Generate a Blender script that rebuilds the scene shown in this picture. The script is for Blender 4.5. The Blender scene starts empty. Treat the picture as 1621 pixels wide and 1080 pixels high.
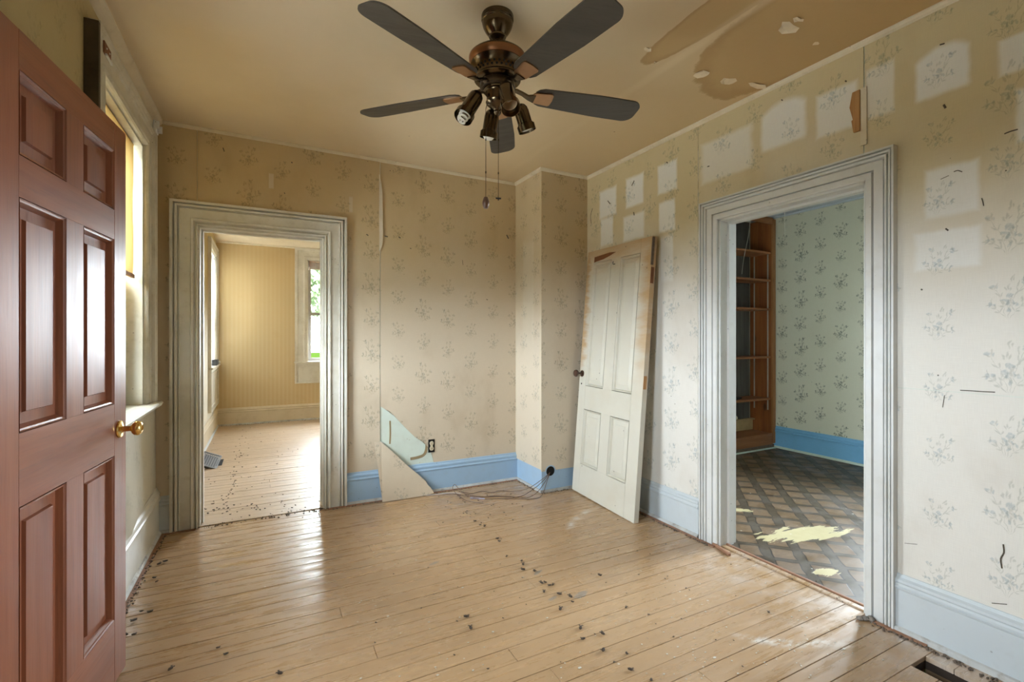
import bpy, bmesh, math, random
from mathutils import Vector, Matrix
R = math.radians
sc = bpy.context.scene
COL = sc.collection
random.seed(7)

# ------------------------------------------------------------------ camera
TH = R(27.26)
cam = bpy.data.objects.new('camera', bpy.data.cameras.new('camera'))
COL.objects.link(cam)
cam.location = (0, 0, 1.25)
cam.rotation_euler = (R(90), 0, -TH)
cam.data.sensor_width = 36.0
cam.data.lens = 757 / 1621 * 36.0
cam.data.shift_y = -6 / 1621
cam.data.clip_start = 0.02
sc.camera = cam

# ------------------------------------------------------------------ sky and exposure
SKY = 6.0
world = bpy.data.worlds.new('overcast_sky')
sc.world = world
world.use_nodes = True
wt = world.node_tree
wt.nodes.clear()
wo = wt.nodes.new('ShaderNodeOutputWorld')
wb = wt.nodes.new('ShaderNodeBackground')
wb.inputs[0].default_value = (0.84, 0.92, 1.0, 1)
wb.inputs[1].default_value = SKY
wt.links.new(wb.outputs[0], wo.inputs[0])
sc.view_settings.view_transform = 'Standard'
sc.view_settings.look = 'None'
sc.view_settings.gamma = 1
sc.view_settings.use_curve_mapping = False
sc.view_settings.exposure = 3.2
sc.cycles.max_bounces = 11
sc.cycles.diffuse_bounces = 8
sc.cycles.glossy_bounces = 4
sc.cycles.transparent_max_bounces = 12


def portal(name, loc, rot, sx, sy):
    """sampling guide for the daylight that enters an opening; gives off no light itself"""
    l = bpy.data.lights.new(name, 'AREA')
    l.shape = 'RECTANGLE'
    l.size, l.size_y = sx, sy
    l.cycles.is_portal = True
    o = bpy.data.objects.new(name, l)
    o.location = loc
    o.rotation_euler = rot
    COL.objects.link(o)


# ------------------------------------------------------------------ room numbers (metres)
XL, XR, YB, YF = -0.62, 2.415, 3.74, -1.5
WT = 0.14
FARY, FARX1 = 7.87, 2.415
R2X, R2Y0, R2Y1 = 5.16, 0.2, 3.76
D1 = (-0.395, 0.385, 1.985)          # doorway in the back wall
D2 = (1.185, 1.978, 1.955)           # doorway in the right wall
W1 = (2.55, 3.36, 0.87, 2.34)        # window in the left wall
ENT = (0.64, 1.475, 0.0, 2.04)       # entry in the left wall, beside the camera
W4 = (6.93, 7.74, 0.88, 2.36)        # far room, left wall, by the corner
W5 = (0.555, 2.15, 0.885, 2.43)      # far room, end wall; unseen right part widened to add daylight
W6 = (1.15, 2.38, 0.60, 2.42)


def ceil_z(x, y):
    u = (x - XL) / (XR - XL)
    v = max(0.0, min(1.0, (y + 0.4) / (YB + 0.4)))
    near = 2.600 * (1 - u) + 2.583 * u
    far = 2.632 * (1 - u) + 2.603 * u
    return near * (1 - v) + far * v


portal('portal_entry', (XL - 0.125, 1.05, 1.49), (0, R(-90), 0), .74, 0.50)
portal('portal_window', (XL - 0.17, 2.955, 1.6), (0, R(-90), 0), 1.47, 0.81)
portal('portal_far_corner', (XL - 0.17, 7.335, 1.62), (0, R(-90), 0), 1.48, 0.81)
portal('portal_far_end', (1.352, FARY + 0.16, 1.66), (R(-90), 0, 0), 1.59, 1.55)
portal('portal_side_room', (R2X + 0.15, 1.765, 1.51), (0, R(90), 0), 1.82, 1.23)


# ------------------------------------------------------------------ node helpers
class NT:
    def __init__(s, name):
        s.m = bpy.data.materials.new(name)
        s.m.use_nodes = True
        s.t = s.m.node_tree
        s.t.nodes.clear()
        s.out = s.t.nodes.new('ShaderNodeOutputMaterial')
        s.b = s.t.nodes.new('ShaderNodeBsdfPrincipled')
        s.t.links.new(s.b.outputs[0], s.out.inputs[0])

    def n(s, kind, **kw):
        x = s.t.nodes.new(kind)
        for k, v in kw.items():
            setattr(x, k, v)
        return x

    def put(s, sock, v):
        if v is None:
            return
        if isinstance(v, bpy.types.NodeSocket):
            s.t.links.new(v, sock)
        elif isinstance(v, (tuple, list)) and sock.type == 'RGBA' and len(v) == 3:
            sock.default_value = (*v, 1)
        else:
            sock.default_value = v

    def math(s, op, a, b=None, c=None, clamp=False):
        x = s.n('ShaderNodeMath', operation=op, use_clamp=clamp)
        s.put(x.inputs[0], a)
        s.put(x.inputs[1], b)
        s.put(x.inputs[2], c)
        return x.outputs[0]

    def vmath(s, op, a, b=None, out=0):
        x = s.n('ShaderNodeVectorMath', operation=op)
        s.put(x.inputs[0], a)
        if b is not None:
            if op == 'SCALE':
                s.put(x.inputs[3], b)
            else:
                s.put(x.inputs[1], b)
        return x.outputs[out]

    def vlen(s, a):
        return s.vmath('LENGTH', a, out=1)

    def mix(s, f, a, b, blend='MIX'):
        x = s.n('ShaderNodeMix', data_type='RGBA', blend_type=blend)
        s.put(x.inputs[0], f)
        s.put(x.inputs[6], a)
        s.put(x.inputs[7], b)
        return x.outputs[2]

    def mapr(s, v, a, b, c=0.0, d=1.0, smooth=True):
        x = s.n('ShaderNodeMapRange', interpolation_type='SMOOTHSTEP' if smooth else 'LINEAR')
        for i, q in enumerate((v, a, b, c, d)):
            s.put(x.inputs[i], q)
        return x.outputs[0]

    def noise(s, vec, scale, detail=3, rough=0.55, col=False):
        x = s.n('ShaderNodeTexNoise')
        s.put(x.inputs['Vector'], vec)
        s.put(x.inputs['Scale'], scale)
        s.put(x.inputs['Detail'], detail)
        s.put(x.inputs['Roughness'], rough)
        return x.outputs[1 if col else 0]

    def voro(s, vec, scale, feature='F1', out=0):
        x = s.n('ShaderNodeTexVoronoi', feature=feature)
        s.put(x.inputs['Vector'], vec)
        s.put(x.inputs['Scale'], scale)
        return x.outputs[out]

    def mapping(s, vec, loc=(0, 0, 0), rot=(0, 0, 0), scale=(1, 1, 1), kind='POINT'):
        x = s.n('ShaderNodeMapping', vector_type=kind)
        s.put(x.inputs[0], vec)
        x.inputs['Location'].default_value = loc
        x.inputs['Rotation'].default_value = rot
        x.inputs['Scale'].default_value = scale
        return x.outputs[0]

    def sep(s, v):
        x = s.n('ShaderNodeSeparateXYZ')
        s.put(x.inputs[0], v)
        return x.outputs

    def comb(s, x_, y_, z_=0.0):
        x = s.n('ShaderNodeCombineXYZ')
        for i, q in enumerate((x_, y_, z_)):
            s.put(x.inputs[i], q)
        return x.outputs[0]

    def obj(s):
        return s.n('ShaderNodeTexCoord').outputs['Object']

    def uv(s):
        return s.n('ShaderNodeTexCoord').outputs['UV']

    def bump(s, h, strength=0.2, dist=0.01):
        x = s.n('ShaderNodeBump')
        x.inputs['Strength'].default_value = strength
        x.inputs['Distance'].default_value = dist
        s.put(x.inputs['Height'], h)
        s.put(s.b.inputs['Normal'], x.outputs[0])

    def fin(s, col=None, rough=None, metal=None, spec=None):
        s.put(s.b.inputs['Base Color'], col)
        s.put(s.b.inputs['Roughness'], rough)
        s.put(s.b.inputs['Metallic'], metal)
        s.put(s.b.inputs['Specular IOR Level'], spec)
        return s.m


def srgb(r, g, b):
    f = lambda c: (c / 255 / 12.92) if c / 255 <= 0.04045 else ((c / 255 + 0.055) / 1.055) ** 2.4
    return (f(r), f(g), f(b))


# ------------------------------------------------------------------ materials
def sprigs(q, uvw, cw=0.205, ch=0.255, seed=3):
    """printed sprays of thin leaves and small blossoms: one spray per cell, turned and mirrored per cell"""
    rnd = random.Random(seed)
    wob = q.noise(uvw, 34, 2, 0.5, col=True)
    p = q.vmath('ADD', uvw, q.vmath('SCALE', q.vmath('SUBTRACT', wob, (0.5, 0.5, 0.5)), 0.020))
    s = q.sep(p)
    cu = q.math('DIVIDE', s[0], cw)
    ci = q.math('FLOOR', cu)
    odd = q.math('FLOORED_MODULO', ci, 3.0)
    cv = q.math('ADD', q.math('DIVIDE', s[1], ch), q.math('MULTIPLY', odd, 0.37))
    cj = q.math('FLOOR', cv)
    fu = q.math('SUBTRACT', q.math('SUBTRACT', cu, ci), 0.5)
    fv = q.math('SUBTRACT', q.math('SUBTRACT', cv, cj), 0.5)
    wn = q.n('ShaderNodeTexWhiteNoise', noise_dimensions='2D')
    q.put(wn.inputs[0], q.comb(ci, q.math('FLOORED_MODULO', cj, 2.0)))
    rs = q.sep(wn.outputs[1])
    flip = q.math('SUBTRACT', q.math('MULTIPLY', q.math('GREATER_THAN', rs[0], 0.5), 2.0), 1.0)
    size = q.mapr(rs[1], 0, 1, 1.30, 0.82, False)
    lx = q.math('MULTIPLY', q.math('MULTIPLY', q.math('MULTIPLY', fu, cw * 1.3), flip), size)
    ly = q.math('MULTIPLY', q.math('MULTIPLY', fv, ch), size)
    rot = q.n('ShaderNodeVectorRotate', rotation_type='Z_AXIS')
    q.put(rot.inputs[0], q.comb(lx, ly))
    q.put(rot.inputs['Angle'], q.mapr(rs[2], 0, 1, -0.45, 0.5, False))
    lp = rot.outputs[0]
    cur = [lp]

    def leaf(cx, cy, ang, ln, wd):
        return q.vlen(q.mapping(cur[0], (cx, cy, 0), (0, 0, ang), (ln / 2, wd / 2, 1), 'TEXTURE'))

    class Least:
        def __init__(self):
            self.v = None
            self.k = 0

        def append(self, x):
            self.v = x if self.v is None else q.math('MINIMUM', self.v, x)
            self.k += 1
            if self.k % 8 == 0:      # keeps the shader's evaluation in sequence, so that it stays small
                ma = q.n('ShaderNodeVectorMath', operation='MULTIPLY_ADD')
                q.put(ma.inputs[0], self.v)
                ma.inputs[1].default_value = (1e-9, 1e-9, 0)
                q.put(ma.inputs[2], cur[0])
                cur[0] = ma.outputs[0]
    stems, flow = Least(), Least()
    for (a0, cv_, ln, ox) in ((100, 26, .150, .0), (74, -30, .120, .006), (122, 36, .085, -.006), (48, -24, .070, .010)):
        x, y, a = ox, -.085, R(a0)
        seg = 3
        for i in range(seg):
            l = ln / seg
            nx_, ny_ = x + math.cos(a) * l, y + math.sin(a) * l
            stems.append(leaf((x + nx_) / 2, (y + ny_) / 2, a, l * 1.2, .0026))
            for sd_ in (-1, 1):
                b = a + sd_ * R(rnd.uniform(24, 58))
                ll = rnd.uniform(.016, .028)
                stems.append(leaf(nx_ + math.cos(b) * ll / 2, ny_ + math.sin(b) * ll / 2, b, ll, rnd.uniform(.005, .008)))
            x, y, a = nx_, ny_, a + R(cv_) / seg
        for k in range(3):
            flow.append(leaf(x + rnd.uniform(-.014, .014), y + rnd.uniform(-.012, .012), R(rnd.uniform(0, 180)), rnd.uniform(.013, .022), rnd.uniform(.008, .013)))
    for k in range(14):
        flow.append(leaf(rnd.gauss(.0, .019), rnd.gauss(-.018, .020), R(rnd.uniform(0, 180)), rnd.uniform(.013, .024), rnd.uniform(.009, .013)))
    for k in range(15):
        lx_, ly_ = rnd.gauss(0, .026), rnd.uniform(-.055, .075)
        b = math.atan2(ly_ + .10, lx_ * 1.6) + rnd.uniform(-.5, .5)
        stems.append(leaf(lx_, ly_, b, rnd.uniform(.016, .03), rnd.uniform(.005, .009)))
    m1 = q.math('MULTIPLY', q.mapr(stems.v, 1.25, 0.5), .8)
    m2 = q.mapr(flow.v, 1.25, 0.45)
    wear = q.mapr(q.noise(uvw, 90, 2, 0.6), 0.28, 0.55, 0.40, 1.0)
    return q.math('MULTIPLY', m1, wear), q.math('MULTIPLY', m2, wear)


def wallpaper(name, low, high, z0, z1, ghosts=(), ghost_col=(.66, .62, .52), print_a=(.62, .62, .56), print_b=(.66, .70, .72), strength=0.75, grime=0.35):
    q = NT(name)
    uv = q.uv()
    s = q.sep(uv)
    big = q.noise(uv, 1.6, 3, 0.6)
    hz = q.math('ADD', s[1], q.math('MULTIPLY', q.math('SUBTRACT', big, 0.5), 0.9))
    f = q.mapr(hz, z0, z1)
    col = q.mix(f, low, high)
    # damp blotches and soot that the paper itself carries
    bl = q.mapr(q.noise(q.mapping(uv, (3.1, 1.7, 0), (0, 0, 0), (2.4, 1.3, 1)), 1.0, 4, 0.6), 0.5, 0.74, 0.0, grime)
    col = q.mix(bl, col, q.mix(0.5, col, (.30, .20, .09)))
    for (a0, a1, b0, b1, arch, k) in ghosts:
        loc = q.mapping(uv, ((a0 + a1) / 2, (b0 + b1) / 2, 0), (0, 0, 0), (abs(a1 - a0) / 2, (b1 - b0) / 2, 1), 'TEXTURE')
        ab = q.sep(q.vmath('ABSOLUTE', loc))
        d = q.math('MAXIMUM', ab[0], ab[1])
        if arch:
            d = q.math('MAXIMUM', d, q.math('ADD', q.vlen(q.mapping(loc, (0, .13, 0), (0, 0, 0), (.74, .85, 0))), 0.02))
        g = q.mapr(q.math('ADD', d, q.math('MULTIPLY', q.math('SUBTRACT', q.noise(uv, 14, 2), .5), .16)), 1.16, 0.86, 0.0, k)
        col = q.mix(g, col, ghost_col)
    m1, m2 = sprigs(q, uv)
    col = q.mix(q.math('MULTIPLY', m1, strength), col, q.mix(1.0, col, print_a, 'MULTIPLY'))
    col = q.mix(q.math('MULTIPLY', m2, strength), col, q.mix(1.0, col, print_b, 'MULTIPLY'))
    # linen weave and fly specks
    wx = q.noise(q.mapping(uv, (0, 0, 0), (0, 0, 0), (20, 420, 1)), 1, 1, 0.5)
    wy = q.noise(q.mapping(uv, (0, 0, 0), (0, 0, 0), (420, 20, 1)), 1, 1, 0.5)
    weave = q.math('ADD', wx, wy)
    col = q.mix(q.mapr(weave, 0.75, 1.25, 0.0, 0.10, False), col, q.mix(0.6, col, (.2, .17, .12)))
    sp = q.mapr(q.voro(uv, 9.0 + 12 * max(0, grime - .36)), 0.035 + .08 * max(0, grime - .36), 0.02)
    sp = q.math('MULTIPLY', sp, q.mapr(q.noise(uv, 5, 0), 0.52, 0.58))
    col = q.mix(q.math('MULTIPLY', sp, 0.85), col, (.05, .04, .03))
    h = q.math('ADD', q.math('MULTIPLY', weave, 0.3), q.math('MULTIPLY', q.noise(uv, 6, 3), 1.6))
    q.bump(h, 0.14, 0.008)
    return q.fin(col, 0.72, spec=0.25)


def paint(name, col, dark, chip=0.5, rough=0.45, dirt=0.45, chipcol=(.07, .06, .05), scale=1.0, speck=0.5):
    """old brush paint: dirt clouds, hairline chips, specks"""
    q = NT(name)
    p = q.obj()
    c = q.mix(q.mapr(q.noise(p, 3.2 * scale, 5, 0.62), 0.42, 0.78, 0.0, dirt), col, dark)
    c = q.mix(q.mapr(q.noise(p, 16 * scale, 3, 0.6), 0.52, 0.75, 0.0, dirt * 0.6), c, dark)
    e = q.mapr(q.noise(p, 34 * scale, 4, 0.7), 0.74 - 0.08 * chip, 0.80 - 0.08 * chip)
    c = q.mix(q.math('MULTIPLY', e, 0.8), c, chipcol)
    sp = q.math('MULTIPLY', q.mapr(q.voro(p, 22 * scale), 0.10, 0.06), q.mapr(q.noise(p, 6 * scale, 1), 0.55, 0.62))
    c = q.mix(q.math('MULTIPLY', sp, speck), c, chipcol)
    q.bump(q.math('ADD', q.noise(p, 30 * scale, 3), q.math('MULTIPLY', e, -0.6)), 0.10, 0.004)
    return q.fin(c, rough, spec=0.4)


def wood(name, a, b, c3, axis='z', rough=0.42, scale=1.0, haze=None, knots=False):
    q = NT(name)
    p = q.obj()
    st = {'x': (1.2, 22, 22), 'y': (22, 1.2, 22), 'z': (22, 22, 1.2)}[axis]
    pp = q.mapping(p, (0, 0, 0), (0, 0, 0), tuple(k * scale for k in st))
    w = q.noise(pp, 1.0, 5, 0.62)
    f = q.noise(pp, 5.0, 3, 0.6)
    col = q.mix(q.mapr(w, 0.3, 0.72), a, b)
    col = q.mix(q.mapr(f, 0.5, 0.8, 0, 0.55), col, c3)
    col = q.mix(q.mapr(q.noise(pp, 0.25, 3, 0.6), 0.45, 0.8, 0, 0.5), col, c3)
    if knots:
        kk = q.mapr(q.voro(q.mapping(p, (0, 0, 0), (0, 0, 0), (5.2, 5.2, 2.2)), 1.0), 0.14, 0.07)
        col = q.mix(q.math('MULTIPLY', kk, 0.85), col, tuple(k * 0.15 for k in a))
    r = q.mapr(q.noise(pp, 1.5, 4, 0.6), 0.3, 0.7, rough - 0.03, rough + 0.07)
    if haze:
        hz = q.mapr(q.noise(pp, 0.35, 4, 0.6), 0.38, 0.8, 0, 0.5)
        col = q.mix(hz, col, haze)
    q.bump(f, 0.08, 0.003)
    return q.fin(col, r, spec=0.5)


def plain(name, col, rough=0.5, metal=0.0, var=0.25, spec=0.5, nscale=14):
    q = NT(name)
    p = q.obj()
    c = q.mix(q.mapr(q.noise(p, nscale, 4, 0.6), 0.35, 0.75, 0, var), col, tuple(k * 0.45 for k in col))
    q.bump(q.noise(p, nscale * 3, 2), 0.05, 0.002)
    return q.fin(c, rough, metal, spec)


GH = [(.832, 1.000, 2.228, 2.42, 1, .85), (.60, .746, 2.212, 2.342, 0, .7), (.55, .699, 1.952, 2.141, 0, .9), (.805, .968, 1.735, 1.930, 0, .9),
      (.799, 1.003, 1.526, 1.676, 0, .95), (1.46, 1.697, 2.26, 2.49, 1, .8), (1.226, 1.404, 2.226, 2.43, 0, .75), (1.762, 2.102, 2.20, 2.44, 0, .6),
      (1.08, 1.187, 2.23, 2.45, 0, .55), (2.921, 3.124, 2.21, 2.424, 0, .85), (2.959, 3.11, 1.985, 2.20, 0, .85), (2.622, 2.805, 2.22, 2.434, 0, .9),
      (2.615, 2.833, 1.973, 2.155, 0, .9), (2.307, 2.476, 2.235, 2.427, 0, .9), (2.324, 2.467, 1.97, 2.172, 0, .95), (2.34, 2.449, 1.63, 1.933, 0, .85)]
M = {}
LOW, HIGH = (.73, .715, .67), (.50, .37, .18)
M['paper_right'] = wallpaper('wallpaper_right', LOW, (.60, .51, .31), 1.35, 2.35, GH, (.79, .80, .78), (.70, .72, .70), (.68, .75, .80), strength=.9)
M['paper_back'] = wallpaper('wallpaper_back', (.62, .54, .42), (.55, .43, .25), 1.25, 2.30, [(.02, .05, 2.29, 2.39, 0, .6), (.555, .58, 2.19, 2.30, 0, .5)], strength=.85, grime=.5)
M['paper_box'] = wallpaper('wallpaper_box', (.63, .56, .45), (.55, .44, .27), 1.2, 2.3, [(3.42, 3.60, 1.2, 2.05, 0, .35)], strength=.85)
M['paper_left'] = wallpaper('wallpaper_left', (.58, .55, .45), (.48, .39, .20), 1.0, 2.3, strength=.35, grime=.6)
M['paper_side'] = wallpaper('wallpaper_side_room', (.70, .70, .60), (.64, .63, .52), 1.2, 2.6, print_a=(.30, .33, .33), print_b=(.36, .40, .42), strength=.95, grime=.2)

q = NT('striped_wallpaper')
u = q.uv(); s = q.sep(u)
st = q.mapr(q.math('SINE', q.math('MULTIPLY', s[0], 2 * math.pi / 0.055)), -0.3, 0.5)
c = q.mix(st, (.54, .42, .24), (.56, .45, .27))
f = q.mapr(q.math('ADD', s[1], q.math('MULTIPLY', q.noise(u, 1.3, 3), 0.9)), 1.2, 2.7)
c = q.mix(q.math('MULTIPLY', f, .45), c, (.52, .36, .15))
c = q.mix(q.mapr(q.noise(u, 2.2, 4), .55, .75, 0, .25), c, (.35, .22, .08))
M['paper_far'] = q.fin(c, .7, spec=.25)

M['plaster'] = paint('bare_plaster', (.62, .72, .66), (.45, .47, .40), chip=.35, dirt=.35, chipcol=(.32, .25, .15), rough=.8)
M['trim_white'] = paint('trim_white_paint', (.67, .69, .69), (.48, .475, .43), dirt=.4, rough=.38, chip=.2, speck=.45)
M['trim_cream'] = paint('trim_cream_paint', (.64, .625, .56), (.42, .39, .30), dirt=.55, rough=.36, chip=.3)
M['trim_left'] = paint('trim_left_paint', (.58, .555, .46), (.34, .30, .19), dirt=.65, rough=.34, chip=.45)
M['base_blue'] = paint('baseboard_blue_paint', (.34, .50, .68), (.30, .36, .42), dirt=.3, rough=.4, chip=.25, speck=.4)
M['base_white'] = paint('baseboard_pale_paint', (.55, .61, .65), (.45, .47, .47), dirt=.3, rough=.38, chip=.25, speck=.4)
M['base_bright'] = paint('baseboard_bright_blue_paint', (.20, .47, .78), (.14, .34, .55), dirt=.3, rough=.4, chip=.3)
M['base_far'] = paint('baseboard_far_paint', (.62, .55, .42), (.42, .34, .2), dirt=.4, rough=.4)
q = NT('old_door_paint')
p = q.obj(); sx = q.sep(p)
c = q.mix(q.mapr(q.noise(p, 3.2, 5, .62), .42, .78, 0, .3), (.60, .585, .51), (.48, .43, .32))
w_ = q.math('MULTIPLY', q.math('SUBTRACT', q.noise(q.mapping(p, (0, 0, 0), (0, 0, 0), (3, 3, 12)), 1, 4, .65), .5), .30)
top = q.mapr(q.math('ADD', sx[2], w_), 1.70, 1.98)
rgt = q.math('MULTIPLY', q.mapr(q.math('ADD', sx[0], w_), .62, .80), q.mapr(sx[2], .75, 1.35))
lft = q.math('MULTIPLY', q.mapr(q.math('ADD', sx[0], w_), .085, .0), q.mapr(sx[2], .85, 1.15))
st_n = q.math('MAXIMUM', top, q.math('MAXIMUM', rgt, lft))
c = q.mix(q.math('MULTIPLY', st_n, .85), c, (.46, .285, .12))
e = q.mapr(q.noise(p, 34, 4, .7), .70, .76)
c = q.mix(q.math('MULTIPLY', e, .8), c, (.12, .085, .05))
sp = q.math('MULTIPLY', q.mapr(q.voro(p, 18), .12, .07), q.mapr(q.noise(p, 6, 1), .52, .6))
c = q.mix(q.math('MULTIPLY', sp, .7), c, (.08, .06, .045))
q.bump(q.math('ADD', q.noise(p, 30, 3), q.math('MULTIPLY', e, -.6)), .10, .004)
M['door_white'] = q.fin(c, .42, spec=.4)
M['crown'] = paint('crown_paint', (.66, .59, .44), (.42, .34, .2), dirt=.45, rough=.6, chip=.4)
M['shoe'] = paint('shoe_paint', (.52, .54, .54), (.18, .13, .09), dirt=.75, rough=.6, chip=1.1, chipcol=(.12, .08, .05), scale=1.6)
M['shoe_brown'] = paint('floor_edge_paint', (.33, .17, .10), (.12, .07, .05), dirt=.7, rough=.6, chip=.8)

# ceiling: nicotine-brown paint with a water stain
q = NT('ceiling_paint')
p = q.obj(); s = q.sep(p)
c = q.mix(q.mapr(q.noise(p, 1.1, 4, .6), .35, .7), (.71, .60, .43), (.65, .54, .37))
c = q.mix(q.mapr(s[0], .5, 2.3, 0, .75), c, (.58, .43, .22))
jag = q.math('MULTIPLY', q.math('SUBTRACT', q.noise(p, 9, 4, .65), .5), .22)
jag2 = q.math('MULTIPLY', q.math('SUBTRACT', q.noise(p, 2.2, 2, .5), .5), .35)
j = q.math('ADD', jag, jag2)
# stain outline: a broad pool by the right wall and a narrow tongue beside the plaster seam
e1 = q.vlen(q.mapping(p, (2.14, 1.08, 0), (0, 0, 0), (.40, .80, 1e6), 'TEXTURE'))
e2 = q.vlen(q.mapping(p, (1.675, 1.25, 0), (0, 0, .03), (.10, .56, 1e6), 'TEXTURE'))
d1 = q.math('ADD', e1, j)
d2 = q.math('ADD', e2, j)
d = q.math('MINIMUM', d1, d2)
c = q.mix(q.mapr(d, 1.03, .97, 0, .75), c, (.47, .31, .125))
ring = q.math('MULTIPLY', q.mapr(d, .80, .98), q.mapr(d, 1.03, .99))
c = q.mix(q.math('MULTIPLY', ring, .55), c, (.38, .24, .10))
seam = q.mapr(q.math('ABSOLUTE', q.math('SUBTRACT', s[0], 1.775)), .045, .005)
c = q.mix(q.math('MULTIPLY', seam, q.mapr(s[1], 2.4, 1.5, .12, .5)), c, (.76, .64, .43))
sp = q.math('MULTIPLY', q.mapr(q.voro(p, 6.0), .05, .03), q.mapr(q.noise(p, 3, 1), .55, .62))
c = q.mix(q.math('MULTIPLY', sp, .7), c, (.12, .07, .03))
q.bump(q.math('ADD', q.noise(p, 5, 4), q.math('MULTIPLY', q.noise(p, 1.3, 2), 2.0)), .25, .012)
M['ceiling'] = q.fin(c, .42, spec=.35)
M['ceiling_far'] = plain('ceiling_far_paint', (.66, .56, .40), .7, nscale=3)
M['ceiling_side'] = plain('ceiling_side_paint', (.52, .58, .66), .7, nscale=3)

# painted floor boards
def board_mat(name, a, b, worn, dark, rough, scuffs_and_spill=False):
    q = NT(name)
    p = q.n('ShaderNodeNewGeometry').outputs['Position']
    rnd = q.n('ShaderNodeObjectInfo').outputs['Random']
    long = q.mapping(p, (0, 0, 0), (0, 0, 0), (1.6, 16, 1))
    c = q.mix(rnd, a, b)
    c = q.mix(q.mapr(q.noise(long, 1.0, 5, .65), .48, .80, 0, .30), c, worn)
    c = q.mix(q.mapr(q.noise(long, 4.0, 4, .65), .64, .86, 0, .25), c, dark)
    c = q.mix(q.mapr(q.noise(p, 2.6, 5, .7), .58, .76, 0, .4), c, worn)
    if scuffs_and_spill:
        for (cx, cy, rx, ry, an) in ((1.36, 1.91, .045, .020, .3), (1.285, 2.195, .03, .012, .4), (1.22, 1.945, .03, .010, .2), (.83, 2.55, .03, .010, .3)):
            e_ = q.math('ADD', q.vlen(q.mapping(p, (cx, cy, 0), (0, 0, an), (rx, ry, 1e6), 'TEXTURE')), q.math('MULTIPLY', q.math('SUBTRACT', q.noise(p, 45, 3), .5), 1.3))
            c = q.mix(q.mapr(e_, 1.05, .9, 0, .8), c, (.24, .205, .17))
        # scrape left by the swing of the missing door, and painted pale light spilling from the side doorway
        rr = q.vlen(q.mapping(p, (2.37, 1.97, 0), (0, 0, 0), (1, 1, 0), 'TEXTURE'))
        arc = q.math('MULTIPLY', q.mapr(q.math('ABSOLUTE', q.math('SUBTRACT', q.vlen(q.vmath('MULTIPLY', q.vmath('SUBTRACT', p, (2.37, 1.97, 0)), (1, 1, 0))), .885)), .045, .0), q.mapr(q.noise(q.mapping(p, (0, 0, 0), (0, 0, 0), (14, 30, 1)), 1, 4, .7), .40, .62))
        sx = q.sep(p)
        arc = q.math('MULTIPLY', arc, q.math('MULTIPLY', q.mapr(sx[0], 1.72, 1.80), q.mapr(sx[0], 2.22, 2.02)))
        c = q.mix(q.math('MULTIPLY', arc, .8), c, (.72, .68, .62))
        light_spill = q.math('MULTIPLY', q.math('MULTIPLY', q.mapr(sx[0], 1.75, 2.40), q.mapr(sx[1], 2.1, 1.8)), q.mapr(q.noise(p, 5, 5, .7), .40, .72))
        c = q.mix(q.math('MULTIPLY', light_spill, .8), c, (.68, .60, .54))
    c = q.mix(q.mapr(q.noise(p, 40, 3, .6), .66, .74, 0, .75), c, dark)
    c = q.mix(q.mapr(q.noise(p, 120, 2, .6), .64, .74, 0, .5), c, worn)
    sc_ = q.mapr(q.math('ABSOLUTE', q.math('SUBTRACT', q.noise(q.mapping(p, (0, 0, 0), (0, 0, .5), (2.2, 9, 1)), 1, 3, .6), .5)), .006, .002)
    c = q.mix(q.math('MULTIPLY', sc_, q.mapr(q.noise(p, 3.3, 2), .5, .62, 0, .5)), c, dark)
    fl = q.math('MULTIPLY', q.mapr(q.voro(p, 15), .10, .07), q.mapr(q.noise(p, 4, 1), .54, .62))
    c = q.mix(q.math('MULTIPLY', fl, .7), c, (.70, .66, .58))
    r = q.mapr(q.noise(long, 1.6, 5, .7), .3, .75, rough - .05, rough + .26)
    h = q.math('ADD', q.noise(long, 3.0, 3, .6), q.math('MULTIPLY', q.noise(p, 5, 2), .8))
    q.bump(h, .16, .004)
    return q.fin(c, r, spec=1.0)


M['boards'] = board_mat('painted_floor_boards', (.44, .285, .15), (.41, .262, .136), (.48, .355, .245), (.27, .18, .105), .24, True)
M['boards_far'] = board_mat('painted_far_boards', (.54, .41, .29), (.50, .38, .27), (.58, .50, .41), (.30, .21, .14), .30)
M['subfloor'] = plain('dark_subfloor', (.035, .022, .015), .9)
M['wellwood'] = wood('raw_joist_wood', (.20, .13, .07), (.13, .08, .045), (.05, .035, .02), 'y', .8)

# printed sheet flooring of the side room, torn to its yellow backing
q = NT('printed_sheet_flooring')
p = q.obj()
rt = q.mapping(p, (0, 0, 0), (0, 0, R(-45)), (1, 1, 1))
s = q.sep(q.vmath('SCALE', q.vmath('SUBTRACT', rt, q.vmath('SCALE', (1, 1, 0), 0.0)), 1 / .171))
w1 = q.math('MULTIPLY', q.math('SUBTRACT', q.noise(p, 9, 1), .5), .14)
fx = q.math('ABSOLUTE', q.math('SUBTRACT', q.math('FRACT', q.math('ADD', q.math('ADD', s[0], w1), .30)), .5))
fy = q.math('ABSOLUTE', q.math('SUBTRACT', q.math('FRACT', q.math('ADD', q.math('ADD', s[1], w1), .30)), .5))
ix = q.mapr(fx, .385, .36); iy = q.mapr(fy, .335, .31)
tile = q.math('MULTIPLY', ix, iy)
ox = q.mapr(fx, .43, .40); oy = q.mapr(fy, .375, .35)
edge = q.math('SUBTRACT', q.math('MULTIPLY', ox, oy), tile, clamp=True)
marble = q.noise(q.mapping(p, (0, 0, 0), (0, 0, .4), (26, 70, 1)), 1, 3)
tcol = q.mix(marble, (.20, .13, .072), (.125, .085, .05))
bcol = q.mix(q.noise(q.mapping(p, (0, 0, 0), (0, 0, R(-45)), (8, 60, 1)), 1, 3), (.058, .045, .030), (.095, .075, .05))
c = q.mix(tile, bcol, tcol)
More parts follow.
